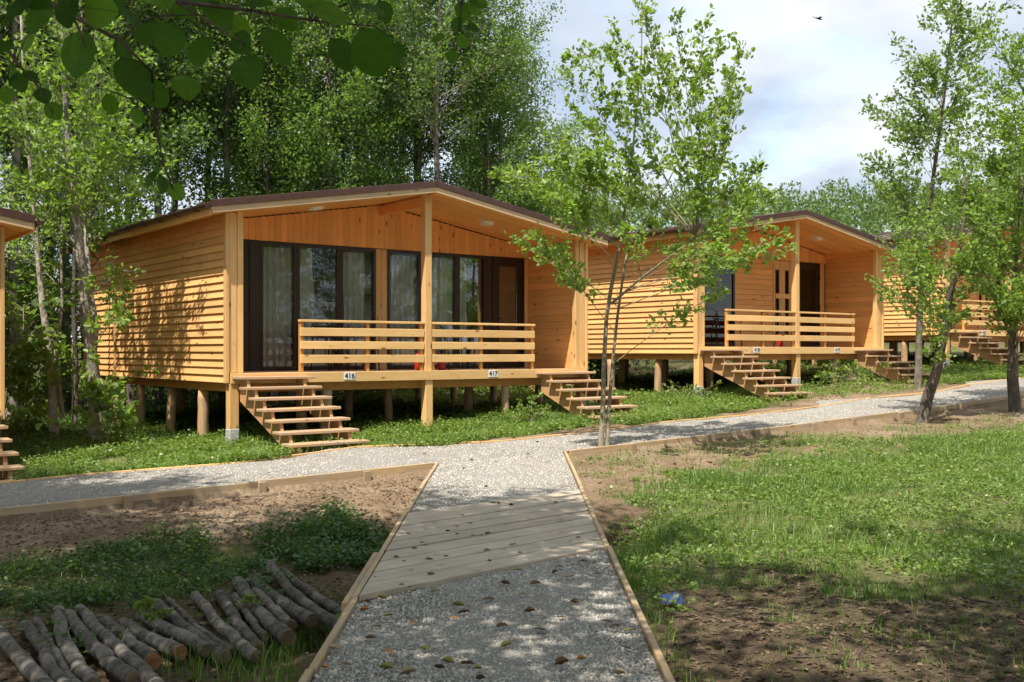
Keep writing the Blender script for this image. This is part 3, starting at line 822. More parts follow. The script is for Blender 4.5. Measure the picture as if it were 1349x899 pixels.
    if style == 1:
        c = w / 2
        vb(0.16, w - 0.16, WT + 0.012, top)
        for sg in (-1, 1):
            q = lambda v: c + sg * v
            for a, b in ((0.125, 0.885), (0.89, 1.75), (1.755, 2.455)):
                s0, s1 = sorted((q(a), q(b))); window(s0, s1)
            s0, s1 = sorted((q(2.46), q(2.61)))
            P('mullion', box(s1 - s0, 0.08, WT, P_FRAME), cb, ((s0 + s1) / 2, PD + 0.03, H + WT / 2))
            s0, s1 = sorted((q(2.615), q(3.44))); door(s0, s1, sg > 0)
            s0, s1 = sorted((q(3.445), q(w / 2 - 0.14)))
            if s1 - s0 > 0.02: P('trim_board', box(round(s1 - s0, 3), 0.03, WT, W_POST), cb, ((s0 + s1) / 2, PD + 0.012, H + WT / 2))
        for s_c in (c - 0.061, c + 0.061):
            P('trim_board', box(0.118, 0.03, WT, W_POST), cb, (s_c, PD + 0.012, H + WT / 2))
    else:
        vb(0.16, w - 0.16, WT + 0.012, top)
        window(0.60, 1.95); window(1.955, 3.15)
        P('trim_board', box(0.09, 0.035, WT, W_POST), cb, (3.20, PD + 0.006, H + WT / 2))
        nh = int(WT / 0.135)
        for (a, b) in ((0.16, 0.55), (3.25, 4.66)):
            wl2 = P('wall', box(round(b - a, 2), 0.04, WT, P_INT), cb, ((a + b) / 2, PD + 0.05, H + WT / 2))
            for k in range(nh + 1):
                hh = 0.131 if k < nh else WT - nh * 0.135 - 0.004
                if hh > 0.02: P('plank', box(round(b - a, 2), 0.022, round(hh, 3), W_INNER, 0.006), wl2, (0, -0.035, -WT / 2 + 0.07 + k * 0.135 if k < nh else WT / 2 - hh / 2))
        P('trim_board', box(0.07, 0.04, WT, W_POST), cb, (4.70, PD + 0.004, H + WT / 2))
        for (a, b) in ((4.74, 4.90), (5.14, 5.30)):
            window(a, b, 0.35, WT - 0.25, 0.03)
        for (a, b) in ((4.905, 5.135), (5.305, 5.62)):
            P('trim_board', box(round(b - a, 3), 0.04, WT, W_POST), cb, ((a + b) / 2, PD + 0.004, H + WT / 2))
        P('trim_board', box(0.90, 0.03, 0.13, W_RAIL), cb, (5.18, PD - 0.032, H + 1.35))
        for z0, z1 in ((0, 0.345), (WT - 0.245, WT)):
            for (a, b) in ((4.74, 4.90), (5.14, 5.30)):
                P('trim_board', box(b - a, 0.04, round(z1 - z0 - 0.004, 3), W_POST), cb, ((a + b) / 2, PD + 0.008, H + (z0 + z1) / 2))
        door(5.64, 6.62, True)
        P('trim_board', box(0.22, 0.03, WT, W_POST), cb, (6.74, PD + 0.012, H + WT / 2))
    # interior partition so that rooms read as rooms
    P('room_wall', box(0.08, round(L - PD - 0.2, 2), 2.5, P_INT), cb, (w / 2, PD + (L - PD) / 2 + 0.05, H + 1.26))
    P('room_wall', box(round(w - 0.2, 2), 0.06, 2.5, P_INT), cb, (w / 2, PD + 3.1, H + 1.26))
    # --- roof
    ov, e, back = 0.24, 0.378, 0.35
    half = w / 2 + e
    ln = math.hypot(half, half * ROOF_SL); an = math.atan(ROOF_SL)
    roof = P('roof', None, cb, (0, 0, 0))
    zr = zu(w / 2)
    for sg in (-1, 1):
        # metal sheet with standing ribs
        mid_s = w / 2 + sg * half / 2
        mid_z = (zr + H + 2.449) / 2
        rot = (0, sg * an, 0)
        P('roof_sheet', box(round(ln, 2), round(L + ov + back - 0.02, 2), 0.07, P_METAL, 0.006), roof, (mid_s, (L + back - ov) / 2 + 0.01, mid_z + 0.155), rot)
        for k in range(9):
            P('roof_rib', box(round(ln - 0.02, 2), 0.04, 0.03, P_METAL, 0.006), roof, (mid_s, 0.4 + k * (L - 0.5) / 8, mid_z + 0.202), rot)
        P('bargeboard', box(round(ln, 2), 0.035, 0.105, W_FASCIA, 0.005), roof, (mid_s, -ov + 0.018, mid_z + 0.056), rot)
        P('edge_trim', box(round(ln + 0.03, 2), 0.03, 0.105, P_METAL, 0.004), roof, (mid_s, -ov - 0.004, mid_z + 0.155), rot)
        P('bargeboard', box(round(ln, 2), 0.035, 0.12, W_FASCIA, 0.005), roof, (mid_s, L + back - 0.02, mid_z + 0.056), rot)
        # boarded ceiling of the porch and eaves
        ncl = 15
        cd = (PD + ov - 0.05) / ncl
        for k in range(ncl):
            P('plank', box(round(ln - 0.06, 2), round(cd - 0.002, 3), 0.022, W_INNER, 0.004), roof, (mid_s, -ov + 0.04 + (k + 0.5) * cd, mid_z + 0.016 + random.uniform(-0.0008, 0.0008)), rot)
        se = w / 2 + sg * (w / 2 + e / 2 - 0.02)
        P('soffit_board', box(round(e + 0.06, 3), round(L - PD + back - 0.1, 2), 0.02, W_INNER), roof, (se, PD + (L - PD + back) / 2, zu(-e / 2 + 0.02) + 0.018), rot)
        P('eave_board', box(0.03, round(L + ov + back - 0.06, 2), 0.15, W_SIDING), roof, (w / 2 + sg * (half + 0.004), (L + back - ov) / 2, H + 2.449 + 0.05))
        # gutter
        gs = w / 2 + sg * (half + 0.075); gzz = H + 2.449 + 0.13
        prof = [(0.058 * math.cos(a_), 0.058 * math.sin(a_)) for a_ in np.linspace(math.pi, 2 * math.pi, 9)]
        prof += [(x * 0.88, z * 0.88) for x, z in prof[::-1]]
        g_ = P('gutter', prism([(x, 0, z) for x, z in prof], (0, L + ov + back - 0.02, 0), P_GUTTER, 'gutter'), roof, (gs, -ov - 0.01, gzz))
        P('end_cap', prism([(0.062 * math.cos(a_), 0, 0.062 * math.sin(a_)) for a_ in np.linspace(math.pi, 2 * math.pi, 9)], (0, 0.012, 0), P_GUTTER, 'end_cap'), g_, (0, -0.012, 0.003))
        for k in range(10):
            y_ = 0.45 + k * (L + 0.2) / 9.6
            arc = [(0.064 * math.cos(a_), y_, 0.064 * math.sin(a_)) for a_ in np.linspace(math.pi * (1.0), 2 * math.pi, 8)]
            P('bracket', tube_mesh('bracket', arc, 0.012, P_GUTTER, 5), g_, (0, 0, 0))
        zz0 = 0.25
        pipe = [(gs, L - 0.25, gzz - 0.05), (gs, L - 0.25, gzz - 0.14), (gs - sg * 0.26, L - 0.12, gzz - 0.30), (gs - sg * 0.30, L - 0.1, gzz - 0.42), (gs - sg * 0.30, L - 0.1, 0.45)]
        if sg < 0: P('downpipe', tube_mesh('downpipe', pipe, 0.042, P_PIPE, 8), roof)
    P('ridge_cap', prism([(w / 2 - 0.16, -ov, zr + 0.185), (w / 2, -ov, zr + 0.215), (w / 2 + 0.16, -ov, zr + 0.185), (w / 2 + 0.16, -ov, zr + 0.165), (w / 2, -ov, zr + 0.19), (w / 2 - 0.16, -ov, zr + 0.165)], (0, L + ov + back, 0), P_METAL, 'ridge_cap'), roof, (0, 0, 0.002))
    # ceiling lamps
    for s in (w * 0.25, w * 0.74):
        bm = bmesh.new()
        bmesh.ops.create_cone(bm, cap_ends=True, segments=24, radius1=0.12, radius2=0.15, depth=0.055)
        me = bpy.data.meshes.new('ceiling_lamp'); bm.to_mesh(me); bm.free(); me.materials.append(P_LAMP)
        P('ceiling_lamp', me, cb, (s, 0.72, zu(s) - 0.022), (0, (-1 if s < w / 2 else 1) * an, 0))
    # --- railing
    rl = P('railing', None, cb, (0, 0, H))
    if style == 1: ra, rb = 1.23, 6.14
    else: ra, rb = 1.0, w - 1.2
    cpost = (w / 2 - 0.085, w / 2 + 0.085)
    for (a, b) in ((ra, cpost[0]), (cpost[1], rb)):
        for k, (z_, hh) in enumerate(((0.215, 0.135), (0.445, 0.13), (0.665, 0.135))):
            P('rail_board', box(round(b - a, 2), 0.028, hh, W_RAIL, 0.005), rl, ((a + b) / 2, 0.035 + random.uniform(-0.002, 0.002), z_), (0, random.uniform(-0.002, 0.002), 0))
        P('top_rail', box(round(b - a + 0.02, 2), 0.09, 0.04, W_RAIL, 0.005), rl, ((a + b) / 2, 0.06, 0.845))
        ends = [a + 0.035, a + (b - a) * (0.53 if a < w / 2 else 0.47), b - 0.035]
        for p_ in ends:
            P('rail_post', box(0.065, 0.065, 0.82, W_RAILP, 0.005), rl, (p_, 0.083, 0.413))
    # --- number plates
    for s, txt in numbers:
        pl = P('number_plate', box(0.21, 0.008, 0.125, P_WHITE, 0.003), cb, (s, -0.036, H - 0.072))
        cu = bpy.data.curves.new('lettering', 'FONT')
        cu.body = txt; cu.size = 0.128; cu.align_x = 'CENTER'; cu.align_y = 'CENTER'; cu.extrude = 0.001; cu.offset = 0.0022
        cu.space_character = 0.98
        cu.materials.append(P_BLACK)
        tmp = bpy.data.objects.new('lettering_source', cu); C.objects.link(tmp)
        me = bpy.data.meshes.new_from_object(tmp.evaluated_get(bpy.context.evaluated_depsgraph_get()))
        bpy.data.objects.remove(tmp)
        me.name = 'lettering'
        P('lettering', me, pl, (0, -0.0065, 0.0), (R(90), 0, 0))
    # --- stairs
    nt, rise, run = 7, 0.153, 0.298
    wid = 1.27
    def stair(s0):
        sr = P('stair', None, cb, (s0, 0, H))
        for k in range(nt):
            z_ = -0.055 - k * rise - 0.02; t_ = -0.03 - 0.15 - k * run
            P('tread', box(wid, 0.30, 0.042, W_TREAD, 0.006), sr, (wid / 2 + random.uniform(-0.012, 0.012), t_, z_), (random.uniform(-0.008, 0.008), random.uniform(-0.006, 0.006), random.uniform(-0.008, 0.008)))
        for s in (0.13, wid - 0.18):
            pts = [(s, -0.032, -0.10)]
            for k in range(nt):
                z_ = -0.055 - k * rise - 0.044; t0 = -0.035 - k * run
                pts += [(s, t0, z_), (s, t0 - 0.245, z_)]
            pts = pts[1:]
            zl = -0.055 - (nt - 1) * rise - 0.044
            tl = -0.035 - (nt - 1) * run - 0.245
            pts += [(s, tl, zl - 0.17), (s, tl + 0.16, zl - 0.17), (s, -0.035, -0.055 - 0.044 - 0.34)]
            P('stringer', prism(pts, (0.05, 0, 0), W_STRING, 'stringer'), sr)
        return sr
    stair(0.03); stair(w - 0.03 - wid)
    # --- piles
    pz = pile_z or (lambda s, t: 0.0)
    def pile(s, t, square=False, foot=False, r=None, tilt=0.0):
        top_ = H - (0.168 if t < 0.3 and square else 0.30)
        x_, y_ = corner[0] + s * AX[0] + t * BX[0], corner[1] + s * AX[1] + t * BX[1]
        g_ = float(gz(x_, y_)) - ground_z - 0.12
        hh = top_ - g_
        if square:
            p_ = P('pile', box(0.155, 0.155, round(hh, 2), W_POST, 0.008), cb, (s, t, g_ + hh / 2))
            if foot: P('concrete_foot', box(0.175, 0.175, 0.42, P_CONC, 0.02), p_, (0, 0, -hh / 2 + 0.21))
        else:
            r = r or random.uniform(0.075, 0.095)
            rg = np.random.default_rng(int(s * 100 + t * 10) + 3)
            a = Acc(); zs = np.linspace(0, hh, 7)
            a.tube([(rg.normal(0, 0.006) + tilt * z, rg.normal(0, 0.006), z) for z in zs], [r * (1.05 - 0.1 * z / hh) for z in zs], 12, True, 0.02, rg)
            p_ = P('pile', a.mesh('pile', W_PILE), cb, (s, t, g_))
            if foot: P('concrete_foot', box(0.20, 0.20, 0.26, P_CONC, 0.02), p_, (0, 0, 0.1))
    for s in (0.08, w / 2, w - 0.08): pile(s, 0.07, True, s != w / 2 or style == 2)
    for s in (1.77, w - 1.9): pile(s, 0.16)
    for s in (0.10, 1.9, w / 2, w - 1.9, w - 0.1):
        for t in (1.38, 2.95, 4.5, 6.05, 7.35):
            if t < L: pile(s, t, r=None, tilt=random.uniform(-0.02, 0.05))
    return cb, H

CAB = []
def place(corner, s, t): return (corner[0] + s * AX[0] + t * BX[0], corner[1] + s * AX[1] + t * BX[1])
c1, c2, c3 = (-4.42, 16.5), (4.15, 23.5), (12.15, 29.5)
c0_ = (c1[0] - 10.71 * AX[0] , c1[1] - 10.71 * AX[1])
W1, W2 = 7.42, 7.08
cabin(c1, W1, 7.55, 1.156, 1, 'large orange wooden cabin on log piles with plates 416 and 417, fully in view', [(2.1, '416'), (5.1, '417')], 0.05)
cabin(c2, W2, 7.3, 1.603, 2, 'wooden stilt cabin with plates 418 and 419 behind the double stemmed young tree', [(1.95, '418'), (5.05, '419')], 0.30)
cabin(c3, W2, 7.3, 2.11, 2, 'wooden stilt cabin with plate 420, farthest along the path and half hidden by trees', [(1.95, '420')], 0.85)
cabin((c0_[0], c0_[1]), W1, 7.4, 0.72, 1, 'wooden cabin at the lower path end, only its roof corner and stair showing', [], -0.15)
CABS = {1: (c1, 1.156, W1), 2: (c2, 1.603, W2), 3: (c3, 2.11, W2)}

# curtains hang inside the panes
def curtain(cn, s0, s1, label, seed, z0=0.06, z1=2.2, tt=0.11):
    c, dz, w = CABS[cn]
    rng = np.random.default_rng(seed)
    n_ = int((s1 - s0) / 0.016); u = np.linspace(0, 1, n_)
    ph = np.cumsum(0.80 + 0.55 * rng.random(n_)) * 0.75
    amp = 0.055
    zs = np.linspace(z0, z1, 8)
    V = []
    for k, z in enumerate(zs):
        sq = 1.0
        V.append(np.stack([s0 + u * (s1 - s0) * sq, 1.66 + tt + 0.02 + amp * np.sin(ph + 0.15 * k * rng.normal()) * (1.0 - 0.25 * k / 7), np.full(n_, z)], -1))
    V = np.concatenate(V)
    r_ = 8; i = (np.arange(r_ - 1)[:, None] * n_ + np.arange(n_ - 1)[None, :]).ravel()
    me = mesh_np('curtain', V, np.stack([i, i + 1, i + n_ + 1, i + n_], -1), None, P_CURT, smooth=True)
    obj('curtain', me, None, (c[0], c[1], dz), (0, 0, ROT), None, label, 'curtain', 'curtains behind the cabin windows')
curtain(1, 1.02, 1.93, 'pleated white curtain behind the first pane beside the left door of cabin 416', 1)
curtain(1, 2.00, 2.34, 'narrow gathered curtain in the middle pane of cabin 416', 2)
curtain(1, 2.98, 3.42, 'draped pale curtain in the pane left of the ridge post at 416', 3)
curtain(1, 3.92, 4.50, 'white curtain in the single tall pane just left of the ridge post', 4)
curtain(1, 4.66, 5.40, 'white pleated curtain in the pane just right of the ridge post', 5)
curtain(1, 5.50, 5.80, 'narrow white curtain at the left edge of the pane above plate 417', 6)
curtain(2, 0.70, 1.90, 'grey white curtain behind the left glass door of cabin 418', 7)
curtain(2, 2.00, 3.05, 'grey white curtain behind the right hand pane of the glass door of cabin 418', 8)
curtain(2, 5.80, 6.45, 'pale curtain behind the door glass of cabin 419', 9)
curtain(3, 0.70, 2.90, 'pale curtain behind the glass of the far cabin 420', 10)

# porch chairs of bent iron
def chair(cn, s, t, rz, label):
    c, dz, w = CABS[cn]
    x, y = place(c, s, t)
    o = thing('iron_chair', label, 'chair', (x, y, dz), ROT + rz, 'black iron chairs on the porches')
    a = Acc()
    a.tube([(-0.20, -0.20, 0.45), (0.20, -0.20, 0.45), (0.21, 0.18, 0.45), (-0.21, 0.18, 0.45), (-0.20, -0.20, 0.45)], 0.012, 6)
    for k in range(5): a.tube([(-0.16 + 0.08 * k, -0.20, 0.452), (-0.16 + 0.08 * k, 0.18, 0.452)], 0.007, 5)
    obj('seat', a.mesh('seat', P_IRON), o)
    b = Acc()
    arch = [(-0.21, 0.19, 0.45), (-0.22, 0.23, 0.65), (-0.19, 0.26, 0.80), (-0.10, 0.27, 0.88), (0, 0.275, 0.90), (0.10, 0.27, 0.88), (0.19, 0.26, 0.80), (0.22, 0.23, 0.65), (0.21, 0.19, 0.45)]
    b.tube(arch, 0.013, 6)
    b.tube([(-0.10, 0.20, 0.47), (-0.11, 0.25, 0.68), (0, 0.262, 0.76), (0.11, 0.25, 0.68), (0.10, 0.20, 0.47)], 0.009, 5)
    obj('backrest', b.mesh('backrest', P_IRON), o)
    for sx_ in (-1, 1):
        obj('leg', tube_mesh('leg', [(sx_ * 0.20, -0.20, 0.45), (sx_ * 0.22, -0.23, 0.0)], 0.012, P_IRON, 6), o)
        obj('leg', tube_mesh('leg', [(sx_ * 0.21, 0.18, 0.45), (sx_ * 0.22, 0.25, 0.0)], 0.012, P_IRON, 6), o)
        obj('armrest', tube_mesh('armrest', [(sx_ * 0.215, 0.23, 0.66), (sx_ * 0.25, 0.05, 0.68), (sx_ * 0.25, -0.15, 0.66), (sx_ * 0.23, -0.20, 0.56), (sx_ * 0.205, -0.20, 0.45)], 0.010, P_IRON, 6), o)
    return o
chair(1, 2.25, 0.95, 0.2, 'black iron chair behind the railing nearest the left stair of cabin 416')
chair(1, 2.95, 1.0, -0.2, 'black iron chair behind the railing by the middle rail post, large cabin')
chair(1, 4.75, 1.0, 0.3, 'black iron chair behind the railing just right of the ridge post of 417')
chair(1, 5.55, 0.95, -0.35, 'black iron chair behind the railing end above plate 417')
chair(2, 0.75, 1.05, 0.5, 'black iron chair in the open corner at the head of the stair of 418')
chair(2, 1.35, 1.0, 2.6, 'black iron chair by the glass door of 418, beside the railing end')
chair(2, 2.15, 1.0, -0.2, 'black iron chair behind the railing left of the ridge post of the second cabin')
chair(2, 4.4, 1.0, 0.2, 'black iron chair behind the railing right of the ridge post of the second cabin')

# red extinguishers stand by the ridge posts
def extinguisher(cn, s, t, label):
    c, dz, w = CABS[cn]
    x, y = place(c, s, t)
    o = thing('fire_extinguisher', label, 'extinguisher', (x, y, dz), ROT, 'red extinguishers on the porch decks')
    a = Acc()
    zs = [0.0, 0.012, 0.03, 0.24, 0.27, 0.295, 0.31]; rr = [0.06, 0.072, 0.075, 0.075, 0.066, 0.04, 0.022]
    a.tube([(0, 0, z) for z in zs], rr, 18)
    obj('body', a.mesh('body', P_RED), o)
    obj('neck', tube_mesh('neck', [(0, 0, 0.305), (0, 0, 0.345)], 0.018, P_BLACK, 8), o)
    obj('handle', box(0.025, 0.13, 0.02, P_BLACK, 0.004), o, (0, -0.03, 0.355))
    obj('hose', tube_mesh('hose', [(0.02, 0, 0.335), (0.085, 0, 0.31), (0.098, 0, 0.22), (0.09, 0, 0.10)], 0.010, P_BLACK, 6), o)
    obj('sticker', box(0.06, 0.004, 0.07, P_WHITE, 0), o, (0.035, -0.0705, 0.17), (0, 0, 0.46))
extinguisher(1, 3.72, 0.36, 'red extinguisher on the deck just left of the ridge post between 416 and 417')
extinguisher(1, 4.17, 0.30, 'red extinguisher on the deck just right of the ridge post between 416 and 417')
extinguisher(2, 3.28, 0.34, 'red extinguisher left of the ridge post of the cabin with plate 418')
extinguisher(3, 3.30, 0.34, 'red extinguisher behind the railing of the far cabin 420')

# ------------------------------------------------------------------ vegetation builders
def leaves_mesh(name, pos, axis, size, mat, rng, fine=False, up=0.7, aspect=0.62, droop=0.0):
    """one small blade of real outline per leaf; fine: folded along the midrib"""
    pos = np.asarray(pos, float); n = len(pos)
    ax = np.asarray(axis, float); ax = ax / (np.linalg.norm(ax, axis=1, keepdims=True) + 1e-9)
    ax[:, 2] -= droop; ax = ax / (np.linalg.norm(ax, axis=1, keepdims=True) + 1e-9)
    nr = rng.standard_normal((n, 3)) * 0.75; nr[:, 2] += up
    sd = np.cross(ax, nr); sd /= np.linalg.norm(sd, axis=1, keepdims=True) + 1e-9
    nn = np.cross(sd, ax)
    s = np.asarray(size, float)[:, None] * np.ones((n, 1))
    a2 = aspect * rng.uniform(0.85, 1.15, (n, 1)) * 0.5
    if fine:
        uv = [(0, 0, 0), (0.30, 1.0, 0.10), (0.72, 0.86, 0.06), (1.0, 0, -0.10), (0.72, -0.86, 0.06), (0.30, -1.0, 0.10)]
        V = np.stack([pos + ax * s * u + sd * s * a2 * v + nn * s * w for u, v, w in uv], 1)
        b = np.arange(n)[:, None] * 6
        F = np.concatenate([b + np.array([[0, 1, 2, 3]]), b + np.array([[0, 3, 4, 5]])])
        k = 6
    else:
        uv = [(0, 0, 0), (0.45, 1.0, 0.06), (1.0, 0, -0.05), (0.45, -1.0, 0.06)]
        V = np.stack([pos + ax * s * u + sd * s * a2 * v + nn * s * w for u, v, w in uv], 1)
        F = np.arange(n)[:, None] * 4 + np.array([[0, 1, 2, 3]])
        k = 4
    r = np.clip(rng.normal(0.5, 0.2, n), 0, 1)
    return mesh_np(name, V.reshape(-1, 3), F, None, mat, rnd=np.repeat(r, k))

def bez(p0, p1, p2, k):
    t = np.linspace(0, 1, k)[:, None]
    return (1 - t) ** 2 * p0 + 2 * t * (1 - t) * p1 + t * t * p2

def grow(trunks, tips, rng, r_br=0.018, twigs=9, twig_len=0.5, lv=12, leaf=0.09, fine=False, lmat=None, bmat=None,
         wood_sides=6, aspect=0.62, twig_wood=False, up=0.7, rise=0.30, inner=0.25, spread=0.05, fall=(0.35, 0.85)):
    """trunks: list of (points, radii); tips: branch ends. Returns trunk mesh, limb mesh, crown mesh."""
    tr = Acc()
    for P, r in trunks: tr.tube(P, r, max(8, wood_sides + 3), True, 0.05, rng)
    lb = Acc()
    LP, LA = [], []
    T0 = [np.asarray(P, float) for P, r in trunks]
    for tip in tips:
        tip = np.asarray(tip, float)
        # the trunk whose line is nearest
        best = min(T0, key=lambda P: np.min(np.linalg.norm(P[:, :2] - tip[:2], axis=1)) + rng.random() * 0.4)
        zz = best[:, 2]
        hd = np.linalg.norm(np.array([np.interp(tip[2], zz, best[:, 0]), np.interp(tip[2], zz, best[:, 1])]) - tip[:2])
        z0 = np.clip(tip[2] - hd * rng.uniform(*fall) - 0.05, zz[0] + (zz[-1] - zz[0]) * 0.18, zz[-1] - 0.02)
        p0 = np.array([np.interp(z0, zz, best[:, 0]), np.interp(z0, zz, best[:, 1]), z0])
        d = tip - p0; ln = np.linalg.norm(d)
        mid = p0 + d * 0.5 + np.array([0, 0, 1]) * ln * rng.uniform(-0.02, rise) * 0.5 + rng.normal(0, 0.05, 3) * ln
        K = 7
        B = bez(p0, mid, tip, K)
        rb = r_br * (0.4 + 0.35 * ln)
        lb.tube(B, np.linspace(rb, max(0.003, rb * 0.18), K), wood_sides, False)
        dirs = np.gradient(B, axis=0); dirs /= np.linalg.norm(dirs, axis=1, keepdims=True) + 1e-9
        nt_ = max(3, int(twigs * (0.5 + 0.6 * min(ln, 2.0))))
        for j in range(nt_):
            f = inner + (1 - inner) * (j + rng.random()) / nt_
            fi = f * (K - 1); i = min(int(fi), K - 2); w = fi - i
            q = B[i] * (1 - w) + B[i + 1] * w
            dr = dirs[i]
            side = rng.standard_normal(3); side -= side.dot(dr) * dr; side /= np.linalg.norm(side) + 1e-9
            side[2] *= 0.6
            td = dr * rng.uniform(0.5, 1.0) + side * rng.uniform(0.5, 1.0) + np.array([0, 0, 0.15])
            td /= np.linalg.norm(td)
            tl = twig_len * rng.uniform(0.5, 1.2) * (1.15 - 0.5 * f)
            e = q + td * tl + np.array([0, 0, -0.04 * tl])
            if twig_wood: lb.tube(np.stack([q, (q + e) / 2 + rng.normal(0, 0.02, 3), e]), [rb * 0.3 + 0.002, rb * 0.2 + 0.0015, 0.0015], 4, False)
            m = max(3, int(lv * rng.uniform(0.7, 1.3)))
            g = rng.uniform(0.15, 1.05, m)[:, None]
            LP.append(q + (e - q) * g + rng.normal(0, spread, (m, 3)))
            LA.append(td + rng.standard_normal((m, 3)) * 0.75)
        m = max(3, lv // 2)
        LP.append(tip + rng.normal(0, spread * 0.8, (m, 3))); LA.append(dirs[-1] + rng.standard_normal((m, 3)) * 0.6)
    LP = np.concatenate(LP); LA = np.concatenate(LA)
    sz = leaf * rng.uniform(0.65, 1.25, len(LP))
    return tr.mesh('trunk', bmat), (lb.mesh('limbs', bmat) if lb.n else None), leaves_mesh('crown', LP, LA, sz, lmat, rng, fine, up, aspect)

def tree(name, label, meshes, loc=(0, 0, 0), rz=0.0, sc=1.0, group=None):
    o = thing(name, label, 'tree', loc, rz, group)
    o.scale = (sc, sc, sc)
    for nm, me in zip(('trunk', 'limbs', 'crown'), meshes):
        if me is not None: obj(nm, me, o)
    return o

def rel(P, base): return [np.asarray(p, float) - np.asarray(base, float) for p in P]

# --- the young tree with two stems in the middle
rng = np.random.default_rng(21)
gx_, gy_ = ground_at(795, 594)
base = np.array([gx_, gy_, float(gz(gx_, gy_)) - 0.05]); Y0 = gy_
def A(px, py, dy=0.0): return at(px, py, Y0 + dy) - base
tA = [A(791, 598), A(794, 540), A(796, 470), A(799, 420), A(805, 380), A(812, 345), A(818, 318, .1), A(826, 250, .15), A(834, 195, .15), A(840, 130, .1), A(845, 70, .1), A(846, 12, .1)]
tB = [A(799, 598, .05), A(802, 540, .1), A(808, 470, .15), A(813, 420, .2), A(820, 370, .3), A(826, 335, .4), A(850, 290, .6), A(880, 240, .7), A(905, 190, .8)]
tC = [A(806, 400, .15), A(838, 372, .0), A(880, 340, -.2), A(920, 310, -.3)]
pxt = [(748, 66), (742, 100), (768, 82), (790, 120), (762, 150), (800, 60), (815, 36), (845, 12), (852, 20), (880, 28), (928, 36), (922, 85), (948, 62), (975, 70), (968, 100), (975, 130), (950, 140), (930, 160), (870, 80), (830, 110), (780, 170), (905, 190), (935, 205),
       (690, 225), (668, 235), (720, 208), (745, 195), (700, 240), (655, 228), (715, 250), (750, 265), (760, 240), (775, 215), (700, 318), (680, 312), (740, 335), (735, 225), (770, 262), (785, 240), (730, 185), (790, 205),
       (800, 280), (840, 260), (860, 300), (900, 280), (930, 240), (960, 225), (985, 250), (1000, 215), (1018, 262), (1005, 300), (975, 290), (1020, 320), (1040, 322), (980, 340), (945, 330), (950, 385), (930, 372), (910, 310), (960, 310), (825, 305), (810, 240), (880, 215), (920, 270), (1000, 270), (955, 260)]
tips = [A(px + rng.normal(0, 4), py + rng.normal(0, 4), rng.uniform(-1.5, 1.5) * (1.0 if py > 180 else 0.7)) for px, py in pxt]
ms = grow([(tA, np.linspace(0.037, 0.006, len(tA))), (tB, np.linspace(0.029, 0.006, len(tB))), (tC, np.linspace(0.022, 0.008, len(tC)))], tips, rng,
          0.006, 12, 0.36, 11, 0.080, True, L_YOUNG, B_YOUNG, 5, 0.60, True, 0.9, 0.25, 0.35, 0.03, (0.2, 0.6))
tree('young_tree', 'young double stemmed tree with bright green leaves at the corner of the two paths', ms, base)
rng = np.random.default_rng(5)

# --- the right hand trees
def near_tree(px, py, Y, trunk_px, tips_px, label, seed, r0, leafmat, leaf=0.085, twigs=8, lv=10, dz=1.5, extra=(), bk=None):
    rng = np.random.default_rng(seed)
    b = at(px, py, Y); b[2] = float(gz(b[0], b[1])) - 0.06
    trs = []
    for tp, ra, rb in [(trunk_px, r0, 0.012)] + list(extra):
        P = [at(x, y, Y + d) - b for x, y, d in tp]
        if tp is trunk_px: P[0] = np.zeros(3)
        trs.append((P, np.linspace(ra, rb, len(P))))
    tips = [at(x + rng.normal(0, 5), y + rng.normal(0, 5), Y + rng.uniform(-dz, dz)) - b for x, y in tips_px]
    if px > 1000: tips = tips + [np.asarray(t_) + rng.normal(0, 0.32, 3) for t_ in tips[::2]]
    m = grow(trs, tips, rng, 0.009, int(twigs * 1.1), 0.52, int(lv * 1.1), leaf * 0.95, True, leafmat, bk or B_DARK, 5, 0.56, True, 0.8, 0.25, 0.25, 0.045)
    return tree('leafy_tree', label, m, b)
near_tree(1214, 562, 18.6, [(1214, 562, 0), (1222, 525, 0), (1234, 490, .05), (1244, 440, .1), (1250, 395, .1), (1262, 345, .1), (1270, 290, .1), (1272, 220, .1)],
          [(1160, 375), (1180, 350), (1170, 330), (1200, 385), (1190, 300), (1215, 330), (1230, 300), (1215, 270), (1240, 360), (1265, 380), (1280, 350), (1290, 320), (1260, 270), (1290, 290), (1310, 330), (1305, 365), (1240, 400), (1225, 390), (1275, 240), (1250, 230), (1300, 250), (1320, 290), (1265, 415), (1235, 440), (1205, 355), (1185, 365)],
          'dark leaning trunk with low leafy boughs at the kerb beyond the lawn', 31, 0.115, L_YOUNG, 0.088, 9, 11, 1.6)
near_tree(1209, 507, 24.5, [(1209, 508, 0), (1211, 440, 0), (1214, 372, 0), (1222, 300, 0), (1230, 230, .2), (1240, 160, .2), (1248, 90, .2), (1254, 30, .2), (1257, -15, .2)],
          [(1152, 215), (1160, 160), (1168, 130), (1185, 62), (1190, 100), (1210, 90), (1225, 40), (1240, 5), (1265, -10), (1270, 20), (1295, 30), (1300, 35), (1285, 60), (1265, 70), (1235, 110), (1215, 130), (1200, 150), (1180, 190), (1160, 240), (1155, 205), (1175, 255), (1195, 210), (1215, 190), (1240, 170), (1270, 130), (1290, 100), (1280, 170), (1260, 200), (1230, 240), (1200, 280), (1185, 310), (1220, 320), (1245, 290), (1275, 220), (1250, 60), (1245, 20), (1180, 170), (1225, 150), (1255, 140)],
          'tall slim tree with pale leaves standing beyond the path by the last cabin', 32, 0.085, L_OLIVE, 0.105, 9, 11, 1.5)
